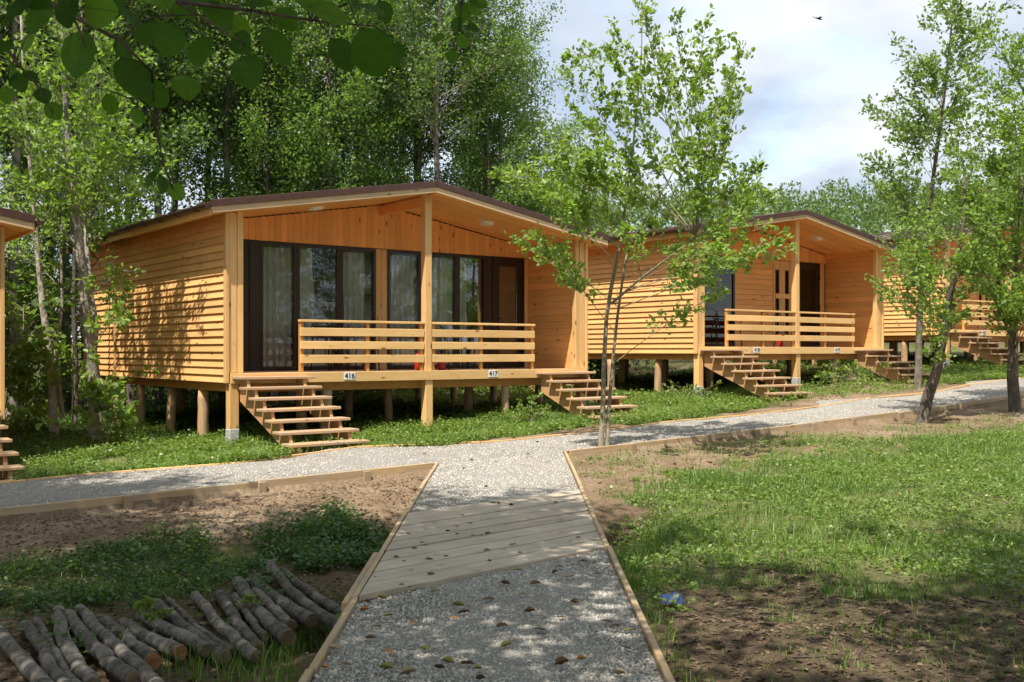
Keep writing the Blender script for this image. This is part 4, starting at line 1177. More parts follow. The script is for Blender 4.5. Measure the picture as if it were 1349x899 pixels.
near_tree(1338, 548, 19.6, [(1340, 548, 0), (1334, 500, 0), (1335, 450, .05), (1336, 400, .1), (1340, 330, .1), (1345, 250, .1), (1352, 170, .1), (1358, 90, .1)],
          [(1285, 340), (1300, 380), (1320, 400), (1345, 410), (1365, 380), (1290, 300), (1310, 270), (1330, 300), (1355, 320), (1380, 340), (1275, 260), (1295, 220), (1315, 180), (1300, 150), (1320, 110), (1335, 70), (1350, 50), (1370, 90), (1340, 130), (1335, 200), (1350, 240), (1310, 330), (1280, 200), (1330, 160), (1360, 190), (1400, 260), (1390, 150), (1420, 340), (1290, 250), (1340, 100), (1345, 370), (1310, 240), (1325, 225), (1265, 320), (1270, 360)],
          'sturdy dark trunk with a dense bright crown, last along the kerb beyond the lawn', 33, 0.115, L_YOUNG, 0.088, 10, 12, 1.7)
near_tree(1420, 505, 27.0, [(1420, 508, 0), (1418, 420, 0), (1412, 330, 0), (1405, 220, 0), (1400, 120, 0), (1398, 60, 0)],
          [(1320, 220), (1335, 150), (1345, 100), (1360, 80), (1300, 270), (1290, 310), (1340, 290), (1370, 250), (1320, 330), (1360, 340), (1310, 180), (1380, 180), (1350, 190), (1305, 345), (1400, 60), (1440, 120), (1450, 240), (1330, 260), (1345, 230), (1300, 220), (1285, 280), (1300, 130)],
          'paler tree behind the dense bright crown, close to the far cabin', 34, 0.10, L_OLIVE, 0.11, 10, 12, 1.8)

# --- the group at the left between the first two cabins
near_tree(124, 548, 17.2, [(124, 560, 0), (126, 515, 0), (120, 470, 0), (113, 415, 0), (108, 350, 0), (98, 270, 0), (90, 190, 0), (84, 110, 0), (82, 20, 0), (80, -80, 0)],
          [(20, 120), (60, 100), (110, 90), (150, 110), (30, 170), (70, 160), (120, 150), (165, 150), (190, 180), (20, 220), (50, 210), (95, 215), (140, 200), (180, 215), (215, 225), (10, 260), (60, 255), (115, 250), (160, 250), (45, 190), (85, 190), (130, 230), (40, 60), (100, 40), (140, 60), (170, 80), (30, 20), (80, 0), (130, 10), (60, -40), (120, -50), (0, 160), (-20, 220), (-30, 120), (150, 300), (120, 300), (60, 290), (180, 195), (170, 380), (150, 350), (160, 410)],
          'thick pale trunk beside the back of the large cabin, with a yellow green crown', 41, 0.125, L_YOUNG, 0.11, 8, 10, 2.0,
          [([(120, 475, .1), (126, 430, .3), (118, 380, .5), (112, 300, .8)], 0.08, 0.03)], B_PALE)
near_tree(72, 548, 17.8, [(73, 552, 0), (68, 500, 0), (63, 450, 0), (56, 400, 0), (50, 335, 0), (44, 260, 0), (36, 180, 0), (30, 80, 0), (25, -40, 0)],
          [(20, 340), (35, 370), (15, 390), (30, 400), (10, 320), (45, 310), (60, 350), (20, 290), (70, 300), (0, 240), (30, 240), (60, 230), (-20, 150), (20, 140), (50, 140), (0, 60), (40, 60), (-20, 300), (-10, 10), (50, 0)],
          'slim bent trunk standing left of the thick pale one, bare below', 42, 0.085, L_YOUNG, 0.11, 6, 9, 1.6,
          [([(82, 552, .2), (78, 510, .2), (74, 460, .3), (82, 400, .4), (80, 330, .5), (84, 250, .6)], 0.05, 0.02)], B_PALE)
near_tree(98, 540, 20.5, [(98, 545, 0), (100, 480, 0), (97, 400, 0), (99, 320, 0), (104, 220, 0), (106, 120, 0), (108, 20, 0)],
          [(120, 120), (90, 100), (150, 140), (60, 130), (130, 60), (80, 40), (160, 40), (110, -10), (140, 190), (180, 120), (70, 180), (170, 250), (190, 280), (210, 260)],
          'thin straight trunk just behind the thick pale one', 43, 0.06, L_FOREST, 0.12, 8, 10, 1.6)

# --- forest trees: a few kinds, each copied
def forest_kind(seed, H, r0, h0, Rm, ntips, leaf, lmat, twigs=10, lv=13, lean=0.25, prof='tall', tw=False):
    rng = np.random.default_rng(seed)
    k = 9
    zs = np.linspace(-0.15, H, k)
    lx = np.cumsum(rng.normal(0, 0.10, k)) * lean * 2; ly = np.cumsum(rng.normal(0, 0.10, k)) * lean * 2
    P = np.stack([lx - lx[0], ly - ly[0], zs], -1)
    trs = [(P, np.linspace(r0, 0.012, k))]
    if rng.random() < 0.5:
        q = k // 3
        P2 = P[q:].copy(); off = rng.normal(0, 1, 2); off /= np.linalg.norm(off)
        gr = np.linspace(0, 1.2, len(P2)); P2[:, 0] += off[0] * gr; P2[:, 1] += off[1] * gr; P2[:, 2] -= gr * 0.5
        trs.append((P2, np.linspace(r0 * 0.5, 0.01, len(P2))))
    tips = []
    for i in range(ntips):
        u = ((i + rng.random()) / ntips) ** 0.9
        z = h0 + (H - h0) * u
        if prof == 'tall': rr = Rm * (0.45 + 0.75 * math.sin(math.pi * min(1, 0.25 + u * 0.75)))
        else: rr = Rm * math.sqrt(max(0.03, 1 - (1.9 * u - 0.75) ** 2 * 0.72))
        a = i * 2.39996 + rng.normal(0, 0.4)
        rr *= rng.uniform(0.45, 1.1)
        cx = np.interp(z, zs, P[:, 0]); cy = np.interp(z, zs, P[:, 1])
        tips.append((cx + rr * math.cos(a), cy + rr * math.sin(a), z + rng.normal(0, 0.15)))
    return grow(trs, tips, rng, 0.014, twigs, 0.6, lv, leaf, False, lmat, B_GREY if tw else B_GREY if seed % 2 else B_DARK, 4, 0.66, tw, 0.6, 0.3, 0.3, 0.15)
KINDS_ = [forest_kind(101, 13.0, 0.12, 6.4, 1.8, 80, 0.090, L_FOREST, 11, 14, 0.25, 'tall', True), forest_kind(102, 11.0, 0.09, 2.2, 1.5, 80, 0.092, L_FOREST, 12, 17),
          forest_kind(103, 14.0, 0.12, 7.2, 2.0, 84, 0.090, L_FOREST, 11, 14, 0.25, 'tall', True), forest_kind(104, 9.0, 0.08, 1.2, 1.7, 80, 0.092, L_FOREST, 12, 17)]
BROAD = [forest_kind(111, 10.5, 0.17, 5.0, 3.7, 150, 0.13, L_FOREST, 11, 12, 0.2, 'broad'), forest_kind(112, 8.5, 0.14, 3.0, 2.6, 90, 0.12, L_YOUNG, 9, 11, 0.2, 'broad')]
BUSH = [forest_kind(121, 2.6, 0.04, 0.25, 1.1, 34, 0.105, L_FOREST, 8, 11, 0.1, 'broad'), forest_kind(122, 1.8, 0.03, 0.2, 0.9, 26, 0.10, L_YOUNG, 7, 10, 0.1, 'broad')]

rf = random.Random(17)
flabel = ['thin tree', 'slender tree', 'tall tree', 'bushy tree']
def where(s, t):
    w = 'left of the large cabin' if s < -1 else 'behind the large cabin' if s < 6 else 'right of the large cabin' if s < 11 else 'behind cabin 418'
    d = 'at the wood edge' if t < 11 else 'inside the wood' if t < 17 else 'deep in the wood'
    return f'{d} {w}'
def f_tree(k, s, t, sc=None):
    x, y = xy(s, t)
    tree('forest_tree', f'{flabel[k]} {where(s, t)}', KINDS_[k], (x, y, float(gz(x, y)) - 0.05), rf.uniform(0, 6.28), sc or rf.uniform(0.85, 1.12), 'trees of the wood behind the cabins')
# rows behind the cabins, lowering toward the right
for row, (t0, n_, s0, s1) in enumerate(((9.8, 15, -9, 16.0), (12.0, 14, -12, 16.5), (15.0, 13, -14, 16.5), (19.0, 11, -17, 16.5))):
    for i in range(n_):
        s = s0 + (s1 - s0) * (i + rf.uniform(0.2, 0.8)) / n_
        hi = min(1, max(0.0, (s - 11.5) / 5.0))
        k = (rf.choice([0, 2, 0, 1]) if row < 2 and s < 7 else rf.choice([0, 1, 2, 3])) if hi < 0.3 else rf.choice([1, 3])
        f_tree(k, s, t0 + rf.uniform(-0.9, 0.9), rf.uniform(0.95, 1.2) * (1 - 0.36 * hi))
for s, t, k, sc in ((2.5, 10.5, 2, 1.1), (-11, 6.5, 2, 1.0), (-13, 3.5, 0, 1.0), (-9.5, 8.5, 3, 1.0), (-16, 7, 2, 1.0), (11, 11.5, 2, 1.1), (13.5, 12, 2, 1.1)):
    f_tree(k, s, t, sc)
# bushes at the foot of the wood and between the cabins
for i in range(34):
    s = rf.uniform(-12, 17); t = rf.uniform(8.8, 13)
    x, y = xy(s, t)
    rz_ = rf.uniform(0, 6); sc = rf.uniform(0.7, 1.35)
    o = thing('bush', f"{'low' if sc < 0.9 else 'middling' if sc < 1.12 else 'tall'} bush {where(s, t)}", 'bush', (x, y, float(gz(x, y)) - 0.05), rz_, 'bushes at the foot of the wood')
    o.scale = (sc, sc, sc)
    for nm, me in zip(('trunk', 'limbs', 'crown'), BUSH[0]): obj(nm, me, o)
# trees round and behind the viewer: they shade the foreground and stand in the window panes
for lab, k, x, y, sc, rz in (('broad tree between the log heap and the long path', 0, -7.0, 6.8, 0.85, 5.5), ('broad tree beside the lawn shading the leaf mould', 0, 6.0, 2.0, 1.0, 2.9), ('broad tree overhanging the lower lawn', 0, 3.5, 2.6, 1.0, 0.4), ('broad tree behind the viewer, shading the log heap', 0, -3.1, 3.9, 1.0, 2.0), ('broad tree at the near end of the footpath', 0, -0.3, -1.6, 1.05, 4.0), ('broad tree beyond the lawn edge shading the low ground', 0, 8.4, 3.4, 1.05, 5.1),
                             ('broad tree left of the long path', 1, -8.6, 8.2, 1.05, 1.0), ('broad tree farther down the long path', 0, -11.5, 5.0, 0.95, 3.0)):
    tree('shade_tree', lab, BROAD[k], (x, y, float(gz(x, y)) - 0.1), rz, sc, 'broad trees round the clearing')

# the tree line on the far side of the clearing, mirrored in the window panes
for i, (x, y, k, sc) in enumerate(((11.5, 2.5, 1, 0.95), (13.5, 4.2, 3, 1.0), (15.5, 3.0, 0, 0.9), (17.5, 5.0, 1, 1.0), (20, 6.0, 3, 1.1), (22, 4.5, 0, 1.0), (24.5, 7.5, 1, 1.0), (27, 8.5, 3, 1.1), (30, 10, 1, 1.0))):
    tree('forest_tree', 'slender tree facing the cabins across the clearing', KINDS_[k], (x, y, float(gz(x, y)) - 0.1), i * 1.9, sc, 'slender trees facing the cabins')

# --- the near bough with large leaves, part of a tree just left of the viewer
rng = np.random.default_rng(77)
TB = np.array([-2.3, 1.5, 0.0]); TB[2] = float(gz(TB[0], TB[1])) - 0.1
mk = forest_kind(131, 6.0, 0.10, 3.4, 1.6, 46, 0.10, L_BIG, 7, 9, 0.05, 'broad')
bt = tree('broad_leaved_tree', 'tree whose near bough of big dark leaves hangs in at the top left', mk, TB)
def Q(px, py, Y): return at(px, py, Y) - TB
bough = Acc()
bough.tube([(0.02, 0, 2.15), Q(-260, -160, 1.9), Q(-60, -70, 2.0), Q(120, -30, 2.1), Q(232, 2, 2.15), Q(330, 14, 2.2), Q(410, 27, 2.25), Q(470, 33, 2.3)], [0.022, 0.016, 0.011, 0.008, 0.005, 0.0035, 0.0025, 0.0018], 6)
bough.tube([Q(232, 2, 2.15), Q(262, 20, 2.1), Q(300, 45, 2.1), Q(325, 60, 2.1)], [0.003, 0.0025, 0.002, 0.0015], 5)
bough.tube([Q(-60, -70, 2.0), Q(20, -20, 1.85), Q(95, 20, 1.8), Q(160, 55, 1.8), Q(200, 95, 1.85)], [0.007, 0.006, 0.005, 0.003, 0.002], 5)
bough.tube([Q(95, 20, 1.8), Q(107, 45, 1.8), Q(112, 62, 1.8)], [0.003, 0.002, 0.0015], 5)
bough.tube([Q(-60, -70, 2.0), Q(-20, 20, 2.1), Q(20, 80, 2.15), Q(55, 120, 2.2), Q(70, 150, 2.2)], [0.006, 0.004, 0.003, 0.002, 0.0015], 5)
bough.tube([Q(410, 27, 2.25), Q(520, -25, 2.4), Q(590, -20, 2.5), Q(608, 8, 2.5), Q(606, 35, 2.5), Q(598, 60, 2.5)], [0.0025, 0.003, 0.003, 0.002, 0.0015, 0.001], 5)
bough.tube([Q(200, 95, 1.85), Q(204, 160, 1.95), Q(215, 215, 2.0), Q(228, 250, 2.05)], [0.002, 0.0018, 0.0015, 0.001], 5)
BPTS = np.concatenate([v for v in bough.V])
def big_leaf(seed):
    """a broad blunt leaf, veined: length 1 along X, midrib fold and wavy rim"""
    r_ = np.random.default_rng(seed)
    K = 11; V = []; F = []
    u = np.linspace(0, 1, K)
    w = 0.46 * np.sin(np.pi * np.clip(u, 0, 1) ** 0.85) ** 0.62 * (0.82 + 0.25 * u)
    w[0] = 0.0; w[-1] = 0.05
    sag = -0.16 * u ** 2
    for i in range(K):
        for v in (-1, -0.55, 0, 0.55, 1):
            rim = 0.02 * math.sin(i * 2.1 + v * 3) * abs(v)
            V.append((u[i] + 0.05 * abs(v) * (1 - u[i]), v * w[i] * (1 + r_.normal(0, 0.03)), sag[i] + 0.10 * abs(v) * w[i] + rim + (0.012 if i % 2 and abs(v) > 0.1 else 0)))
    for i in range(K - 1):
        for j in range(4): F.append((i * 5 + j, (i + 1) * 5 + j, (i + 1) * 5 + j + 1, i * 5 + j + 1))
    pet = [(-0.22, -0.008, 0.03), (-0.22, 0.008, 0.03), (0.0, 0.010, 0.0), (0.0, -0.010, 0.0)]
    b = len(V); V += pet; F.append((b, b + 1, b + 2, b + 3))
    return mesh_np('leaf', V, F, None, L_BLADE, rnd=np.full(len(V), (0.1, 0.7, 0.35, 0.95, 0.5, 0.2)[seed]), smooth=True)
BL = [big_leaf(k) for k in range(6)]
leafs = [  # centre px, length px, direction the tip points in the picture (degrees below the right), depth
    (224, 50, 62, 95, 2.10), (264, 64, 66, 88, 2.10), (316, 55, 55, 50, 2.10), (325, 92, 66, 75, 2.05), (364, 58, 72, 60, 2.15), (450, 70, 62, 50, 2.25), (490, 68, 86, 75, 2.2), (519, 70, 46, 80, 2.35),
    (432, 16, 70, 10, 2.2), (486, 10, 58, 15, 2.3), (506, 14, 40, 60, 2.4), (104, 68, 82, 105, 1.8), (176, 100, 84, 55, 1.85), (203, 122, 58, 50, 1.9), (245, 112, 60, 65, 1.95), (172, 22, 70, 40, 1.9), (128, 12, 74, 20, 1.75),
    (88, 10, 70, 85, 1.75), (25, 8, 84, 150, 1.7), (160, 62, 46, 60, 2.0), (238, 8, 56, 25, 2.2), (288, 18, 60, 60, 2.2), (310, 36, 58, 40, 2.25), (338, 4, 54, -10, 2.2), (376, 24, 48, 40, 2.3), (52, 22, 60, 110, 1.8), (196, 40, 60, 100, 1.85),
    (16, 95, 34, 90, 2.2), (25, 108, 34, 70, 2.2), (36, 55, 36, 120, 2.2), (56, 125, 32, 60, 2.2), (70, 146, 34, 45, 2.2), (5, 60, 36, 100, 2.1), (145, 137, 36, 80, 1.95), (180, 152, 34, 40, 1.95), (40, 100, 30, 30, 2.2), (8, 125, 30, 90, 2.2),
    (198, 236, 32, 120, 2.0), (214, 242, 34, 70, 2.0), (232, 252, 34, 50, 2.05), (205, 226, 26, 160, 2.0),
    (610, 14, 34, 80, 2.5), (624, 10, 30, 60, 2.5), (601, 31, 26, 100, 2.5), (577, 50, 26, 185, 2.5), (623, 36, 24, -5, 2.5), (609, 54, 26, 60, 2.5), (596, 74, 24, 95, 2.5), (630, 2, 34, 30, 2.5),
    (140, -8, 80, 60, 1.8), (210, -14, 70, 60, 2.0), (40, -20, 90, 60, 1.7), (270, -8, 60, 50, 2.2), (400, -6, 70, 30, 2.2), (455, -8, 66, 20, 2.3)]
LM = []
for i, (px, py, lp, dg, Y) in enumerate(leafs):
    a = R(dg + rng.normal(0, 4)); ln = lp / F_PX * Y * 0.80
    ax = Vector((math.cos(a), rng.normal(0, 0.35), -math.sin(a))).normalized()
    nrm = Vector((rng.normal(0, 0.35), -0.75 + rng.normal(0, 0.25), 0.55 + rng.normal(0, 0.3)))
    sd = nrm.cross(ax).normalized(); nz = ax.cross(sd)
    mtx = Matrix((ax, sd, nz)).transposed().to_4x4()
    c = Vector(Q(px, py, Y)) - ax * ln * 0.5
    LM.append((int(rng.integers(0, 6)), Matrix.Translation(c) @ mtx @ Matrix.Diagonal((ln, ln * rng.uniform(0.82, 1.05), ln, 1))))
    p_ = np.array(c - ax * ln * 0.2); q_ = BPTS[np.argmin(np.linalg.norm(BPTS - p_, axis=1))]
    bough.tube([q_, (p_ + q_) / 2 + np.array([0, 0, 0.012]), p_], [0.0016, 0.0013, 0.0011], 5)
bo = obj('branch', bough.mesh('branch', B_DARK), bt)
for k_, m_ in LM:
    o = obj('leaf', BL[k_], bo)
    o.matrix_local = m_

# --- far wooded hill, one mass
rng = np.random.default_rng(8)
hx = rng.uniform(-30, 170, 1500); hy = rng.uniform(75, 150, 1500)
LP, LA, LS = [], [], []
for x, y in zip(hx, hy):
    if x / y < -0.2 or x / y > 1.0: continue
    z = float(gz(x, y)); h = rng.uniform(2.2, 4.6); r = rng.uniform(1.6, 2.8)
    m = 210 if y < 110 else 130
    u = rng.random(m); a = rng.random(m) * 6.283
    rr = r * np.sqrt(np.clip(1 - (u * 1.25 - 0.3) ** 2, 0.02, 1)) * (0.6 + 0.4 * rng.random(m))
    rr *= (1 - 0.45 * u)
    LP.append(np.stack([x + rr * np.cos(a), y + rr * np.sin(a), z + u * h * 1.15], -1))
    LA.append(np.stack([np.cos(a) * 0.6, np.sin(a) * 0.6, rng.normal(0.5, 0.5, m)], -1)); LS.append(rng.uniform(0.26, 0.5, m))
obj('hill_wood', leaves_mesh('hill_wood', np.concatenate(LP), np.concatenate(LA), np.concatenate(LS), L_HILL, rng), kind='stuff', label='sunlit green wood covering the far hill behind the cabins')
# shrubs of the gap behind the second and third cabins
for i, (s, t, sc) in enumerate(((12, 10, 1.3), (14, 11, 1.2), (16, 9.5, 1.2), (18.5, 10, 1.4), (20, 11, 1.2), (23, 12, 1.5), (26, 11, 1.3), (29, 10, 1.5), (10.5, 9.5, 1.2), (19, 2.5, 0.7), (9.0, 3.0, 0.8), (9.3, 5.5, 1.0), (18.9, 5.5, 1.0))):
    x, y = xy(s, t)
    o = thing('bush', 'bright leafy bush behind the far cabins', 'bush', (x, y, float(gz(x, y)) - 0.05), i * 1.3, 'bright bushes between the far cabins')
    o.scale = (sc, sc, sc)
    for nm, me in zip(('trunk', 'limbs', 'crown'), BUSH[1]): obj(nm, me, o)
# dark undergrowth inside the wood
n = 20000
s1 = rng.uniform(-30, 16, n); t1 = rng.uniform(14, 32, n)
x, y = xy(s1, t1); hgt = 2.0 * vnoise(x, y, 0.35) + 0.8
z = gz(x, y) + rng.random(n) * hgt
obj('undergrowth', leaves_mesh('undergrowth', np.stack([x, y, z], -1), rng.standard_normal((n, 3)), rng.uniform(0.10, 0.24, n), L_FOREST, rng), kind='stuff', label='dark leafy undergrowth on the floor of the wood')

# --- low plants
def herb(name, polys, dens, h0, h1, leaf, mat, seed, label, nl=6, thin=0.3, edge=0.3):
    rng = np.random.default_rng(seed)
    PX_, PY_ = [], []
    for poly in polys:
        P = np.asarray(poly); lo, hi = P.min(0) - edge, P.max(0) + edge
        m = int((hi[0] - lo[0]) * (hi[1] - lo[1]) * dens)
        x = rng.uniform(lo[0], hi[0], m); y = rng.uniform(lo[1], hi[1], m)
        jx = (vnoise(x + 3, y, 2.0) - 0.5) * 2 * edge; jy = (vnoise(x, y + 5, 2.0) - 0.5) * 2 * edge
        k = inpoly(x + jx, y + jy, poly)
        s_, t_ = st(x, y)
        d_ = T_FRONT - t_
        k &= ~((x > PW_L - 0.03) & (x < PW_R + 0.03) & (d_ > -0.1))
        k &= ~((t_ > T_FRONT - 0.1) & (t_ < t_back(s_) + 0.04))
        k &= (vnoise(x, y, 1.9) + 0.5 * vnoise(x, y, 6.5)) * 0.72 > thin * rng.uniform(0.75, 1.25, m)
        PX_.append(x[k]); PY_.append(y[k])
    x = np.concatenate(PX_); y = np.concatenate(PY_); m = len(x)
    hh = (h0 + (h1 - h0) * rng.random(m) ** 1.5) * (0.55 + 0.9 * vnoise(x, y, 1.1))
    z = gz(x, y)
    a = rng.random((m, nl)) * 6.283
    f = rng.uniform(0.35, 1.05, (m, nl))
    rad = rng.uniform(0.0, 0.05, (m, nl)) + 0.10 * hh[:, None]
    X = x[:, None] + rad * np.cos(a); Yy = y[:, None] + rad * np.sin(a); Z = z[:, None] + hh[:, None] * f
    pos = np.stack([X, Yy, Z], -1).reshape(-1, 3)
    axs = np.stack([np.cos(a), np.sin(a), rng.normal(0.25, 0.3, (m, nl))], -1).reshape(-1, 3)
    return obj(name, leaves_mesh(name, pos, axs, leaf * rng.uniform(0.6, 1.3, m * nl), mat, rng, False, 1.3, 0.62), kind='stuff', label=label)
herb('ground_cover', [A_COVER1, A_COVER2, A_COVER3, A_COVER4], 700, 0.03, 0.17, 0.044, L_HERB, 61, 'bright green low ground cover along the foot of the cabins', 6, 0.44, 0.35)
A_UNDER = [xy(-2.0, -2.4), xy(26, -2.2), xy(26, 9), xy(-2.0, 9)]
herb('ground_cover', [A_UNDER], 42, 0.05, 0.22, 0.06, L_HERB, 62, 'scattered low plants under and between the cabins', 7, 0.30, 0.3)
A_LEFTW = gpoly([(20, 610), (20, 560), (110, 535), (220, 530), (310, 540), (310, 575), (180, 570), (60, 600)])
herb('ground_cover', [A_LEFTW], 230, 0.05, 0.22, 0.055, L_DARKHERB, 63, 'shaded green plants round the trunks left of the large cabin', 6, 0.3, 0.3)
herb('nettle_patch', [A_NETTLE], 560, 0.06, 0.22, 0.046, L_DARKHERB, 64, 'dark green leafy weeds in the ditch left of the boardwalk', 8, 0.30, 0.4)
herb('ground_cover', [A_LEFTG], 420, 0.03, 0.14, 0.036, L_DARKHERB, 65, 'patchy green weeds above the cut logs', 7, 0.42, 0.5)
herb('ground_cover', [A_LEFTG], 120, 0.03, 0.18, 0.040, L_HERB, 69, 'lighter weeds among the dark ones above the cut logs', 6, 0.45, 0.5)
A_LEFTD = gpoly([(0, 800), (180, 785), (400, 720), (470, 780), (440, 830), (330, 860), (120, 895), (0, 895)])
herb('ground_cover', [A_LEFTD], 60, 0.05, 0.16, 0.045, L_DARKHERB, 66, 'small weeds growing between the cut logs', 6, 0.45, 0.3)
herb('ground_cover', [A_LAWN], 170, 0.03, 0.11, 0.040, L_HERB, 67, 'broad leaved weeds scattered through the lawn', 6, 0.42, 0.5)
A_STRIP = gpoly([(760, 640), (752, 604), (900, 590), (1100, 572), (1349, 545), (1349, 566), (1100, 596), (900, 615), (800, 690)])
herb('ground_cover', [A_STRIP], 60, 0.02, 0.10, 0.036, L_HERB, 68, 'few small weeds on the bare strip beside the kerb', 6, 0.62, 0.3)

def blades(name, polys, dens, h0, h1, wid, seed, label, thin=0.3, edge=0.3, mat=None, clump=0.0):
    rng = np.random.default_rng(seed)
    XS, YS = [], []
    for poly in polys:
        P = np.asarray(poly); lo, hi = P.min(0) - edge, P.max(0) + edge
        m = int((hi[0] - lo[0]) * (hi[1] - lo[1]) * dens)
        x = rng.uniform(lo[0], hi[0], m); y = rng.uniform(lo[1], hi[1], m)
        jx = (vnoise(x + 3, y, 1.7) - 0.5) * 2 * edge; jy = (vnoise(x, y + 5, 1.7) - 0.5) * 2 * edge
        k = inpoly(x + jx, y + jy, poly)
        s_, t_ = st(x, y); d_ = T_FRONT - t_
        k &= ~((x > PW_L - 0.025) & (x < PW_R + 0.025) & (d_ > -0.1))
        k &= ~((t_ > T_FRONT - 0.09) & (t_ < t_back(s_) + 0.04))
        k &= (vnoise(x, y, 1.4) + 0.6 * vnoise(x, y, 5.5)) * 0.68 > thin * rng.uniform(0.6, 1.4, m)
        XS.append(x[k]); YS.append(y[k])
    x = np.concatenate(XS); y = np.concatenate(YS); m = len(x)
    z = gz(x, y) - 0.01
    hh = (h0 + (h1 - h0) * rng.random(m) ** 1.6) * (0.5 + 1.0 * vnoise(x + 11, y, 0.9))
    a = rng.random(m) * 6.283; b = a + 1.57 + rng.normal(0, 0.5, m)
    bend = hh * rng.uniform(0.15, 0.75, m)
    dx, dy = np.cos(a), np.sin(a); wx, wy = np.cos(b) * wid * rng.uniform(0.6, 1.3, m), np.sin(b) * wid * rng.uniform(0.6, 1.3, m)
    V = np.stack([np.stack([x - wx, y - wy, z], -1), np.stack([x + wx, y + wy, z], -1),
                  np.stack([x + wx * 0.8 + dx * bend * 0.35, y + wy * 0.8 + dy * bend * 0.35, z + hh * 0.62], -1), np.stack([x - wx * 0.8 + dx * bend * 0.35, y - wy * 0.8 + dy * bend * 0.35, z + hh * 0.62], -1),
                  np.stack([x + dx * bend, y + dy * bend, z + hh], -1)], 1)
    i = np.arange(m)[:, None] * 5
    r = np.clip(0.25 + 0.45 * vnoise(x, y, 0.8) + rng.normal(0, 0.16, m), 0, 1)
    return obj(name, mesh_np(name, V.reshape(-1, 3), i + np.array([[0, 1, 2, 3]]), i + np.array([[3, 2, 4]]), mat or L_GRASS, rnd=np.repeat(r, 5)), kind='stuff', label=label)
blades('grass', [A_LAWN], 2700, 0.015, 0.065, 0.0032, 71, 'green lawn grass on the right of the footpath', 0.31, 0.9)
blades('grass', [A_LAWN], 700, 0.05, 0.16, 0.0034, 78, 'longer tufts of grass in the lawn', 0.57, 0.9)
blades('grass', [A_LEFTB], 1100, 0.03, 0.20, 0.0035, 72, 'long green grass beside the left edging of the footpath', 0.25, 0.3)
blades('grass', [A_COVER1, A_COVER2, A_COVER3], 700, 0.05, 0.19, 0.0038, 73, 'grass among the ground cover before the cabins', 0.34, 0.35)
blades('grass', [A_LEFTG], 700, 0.03, 0.13, 0.0033, 79, 'grass among the weeds above the cut logs', 0.42, 0.5)
blades('grass', [A_STRIP], 240, 0.03, 0.14, 0.0035, 74, 'thin grass on the bare earth beside the paths', 0.55, 0.3)
blades('grass', [A_LITTER], 420, 0.03, 0.10, 0.0033, 75, 'sparse grass tufts in the leaf mould', 0.50, 0.5)
A_EDGE = [(0.74, 5.0), (0.98, 5.0), (1.05, 7.5), (1.2, 9.0), (0.74, 8.6)]
blades('grass', [A_EDGE], 900, 0.04, 0.15, 0.0035, 76, 'grass fringe along the right edging of the footpath', 0.3, 0.1)
A_WILD = [xy(-3, -2.6), xy(25, -2.4), xy(25, 8), xy(-3, 8)]
blades('grass', [A_WILD], 60, 0.05, 0.26, 0.005, 77, 'loose grass under and between the cabins', 0.36, 0.3)

# dead leaves lying on the earth
def litter(name, poly, nn, size, seed, label, mat=L_DRY):
    rng = np.random.default_rng(seed)
    P = np.asarray(poly); lo, hi = P.min(0), P.max(0)
    x = rng.uniform(lo[0], hi[0], nn * 2); y = rng.uniform(lo[1], hi[1], nn * 2)
    k = inpoly(x, y, poly) & ~((x > PW_L - 0.05) & (x < PW_R + 0.05)) & (st(x, y)[1] < T_FRONT - 0.1)
    x, y = x[k], y[k]; m = len(x)
    z = gz(x, y) + rng.uniform(0.001, 0.006, m)
    ax = np.stack([rng.normal(0, 1, m), rng.normal(0, 1, m), rng.normal(0, 0.12, m)], -1)
    return obj(name, leaves_mesh(name, np.stack([x, y, z], -1), ax, size * rng.uniform(0.4, 1.3, m), mat, rng, True, 3.5, 0.6), kind='stuff', label=label)
litter('leaf_litter', A_LITTER, 3200, 0.040, 81, 'brown dead leaves strewn over the dark earth at the lower right')
A_DIRTL = gpoly([(-40, 740), (-40, 690), (170, 672), (340, 648), (480, 628), (560, 620), (545, 690), (430, 690), (350, 720), (120, 722)])
litter('leaf_litter', A_DIRTL, 3000, 0.034, 82, 'brown dead leaves on the bare earth below the long path')
A_LOGS = gpoly([(-40, 899), (-40, 800), (200, 770), (380, 730), (470, 780), (420, 860), (250, 899)])
litter('leaf_litter', A_LOGS, 900, 0.05, 83, 'dead leaves between the cut logs')
litter('leaf_litter', A_STRIP, 260, 0.04, 84, 'few dry leaves on the bare strip beside the kerb')
# fallen twigs on the bare earth
def twigs(poly, nn, seed, label):
    rng = np.random.default_rng(seed); P = np.asarray(poly); lo, hi = P.min(0), P.max(0)
    x = rng.uniform(lo[0], hi[0], nn); y = rng.uniform(lo[1], hi[1], nn)
    k = inpoly(x, y, poly) & ~((x > PW_L - 0.3) & (x < PW_R + 0.3)) & (st(x, y)[1] < T_FRONT - 0.3)
    a_ = Acc()
    for px, py in zip(x[k], y[k]):
        ln = rng.uniform(0.08, 0.42); an_ = rng.uniform(0, 6.28); m = 4
        q = np.stack([px + np.cos(an_) * np.linspace(0, ln, m) + rng.normal(0, 0.012, m), py + np.sin(an_) * np.linspace(0, ln, m) + rng.normal(0, 0.012, m), np.zeros(m)], -1)
        q[:, 2] = gz(q[:, 0], q[:, 1]) + 0.006
        a_.tube(q, np.linspace(0.006, 0.002, m) * rng.uniform(0.5, 1.2), 4, False)
    obj('fallen_twigs', a_.mesh('fallen_twigs', B_DARK), kind='stuff', label=label)
twigs(A_LITTER, 110, 91, 'thin fallen twigs on the dark earth at the lower right')
twigs(A_DIRTL, 110, 92, 'thin fallen twigs on the bare earth below the long path')
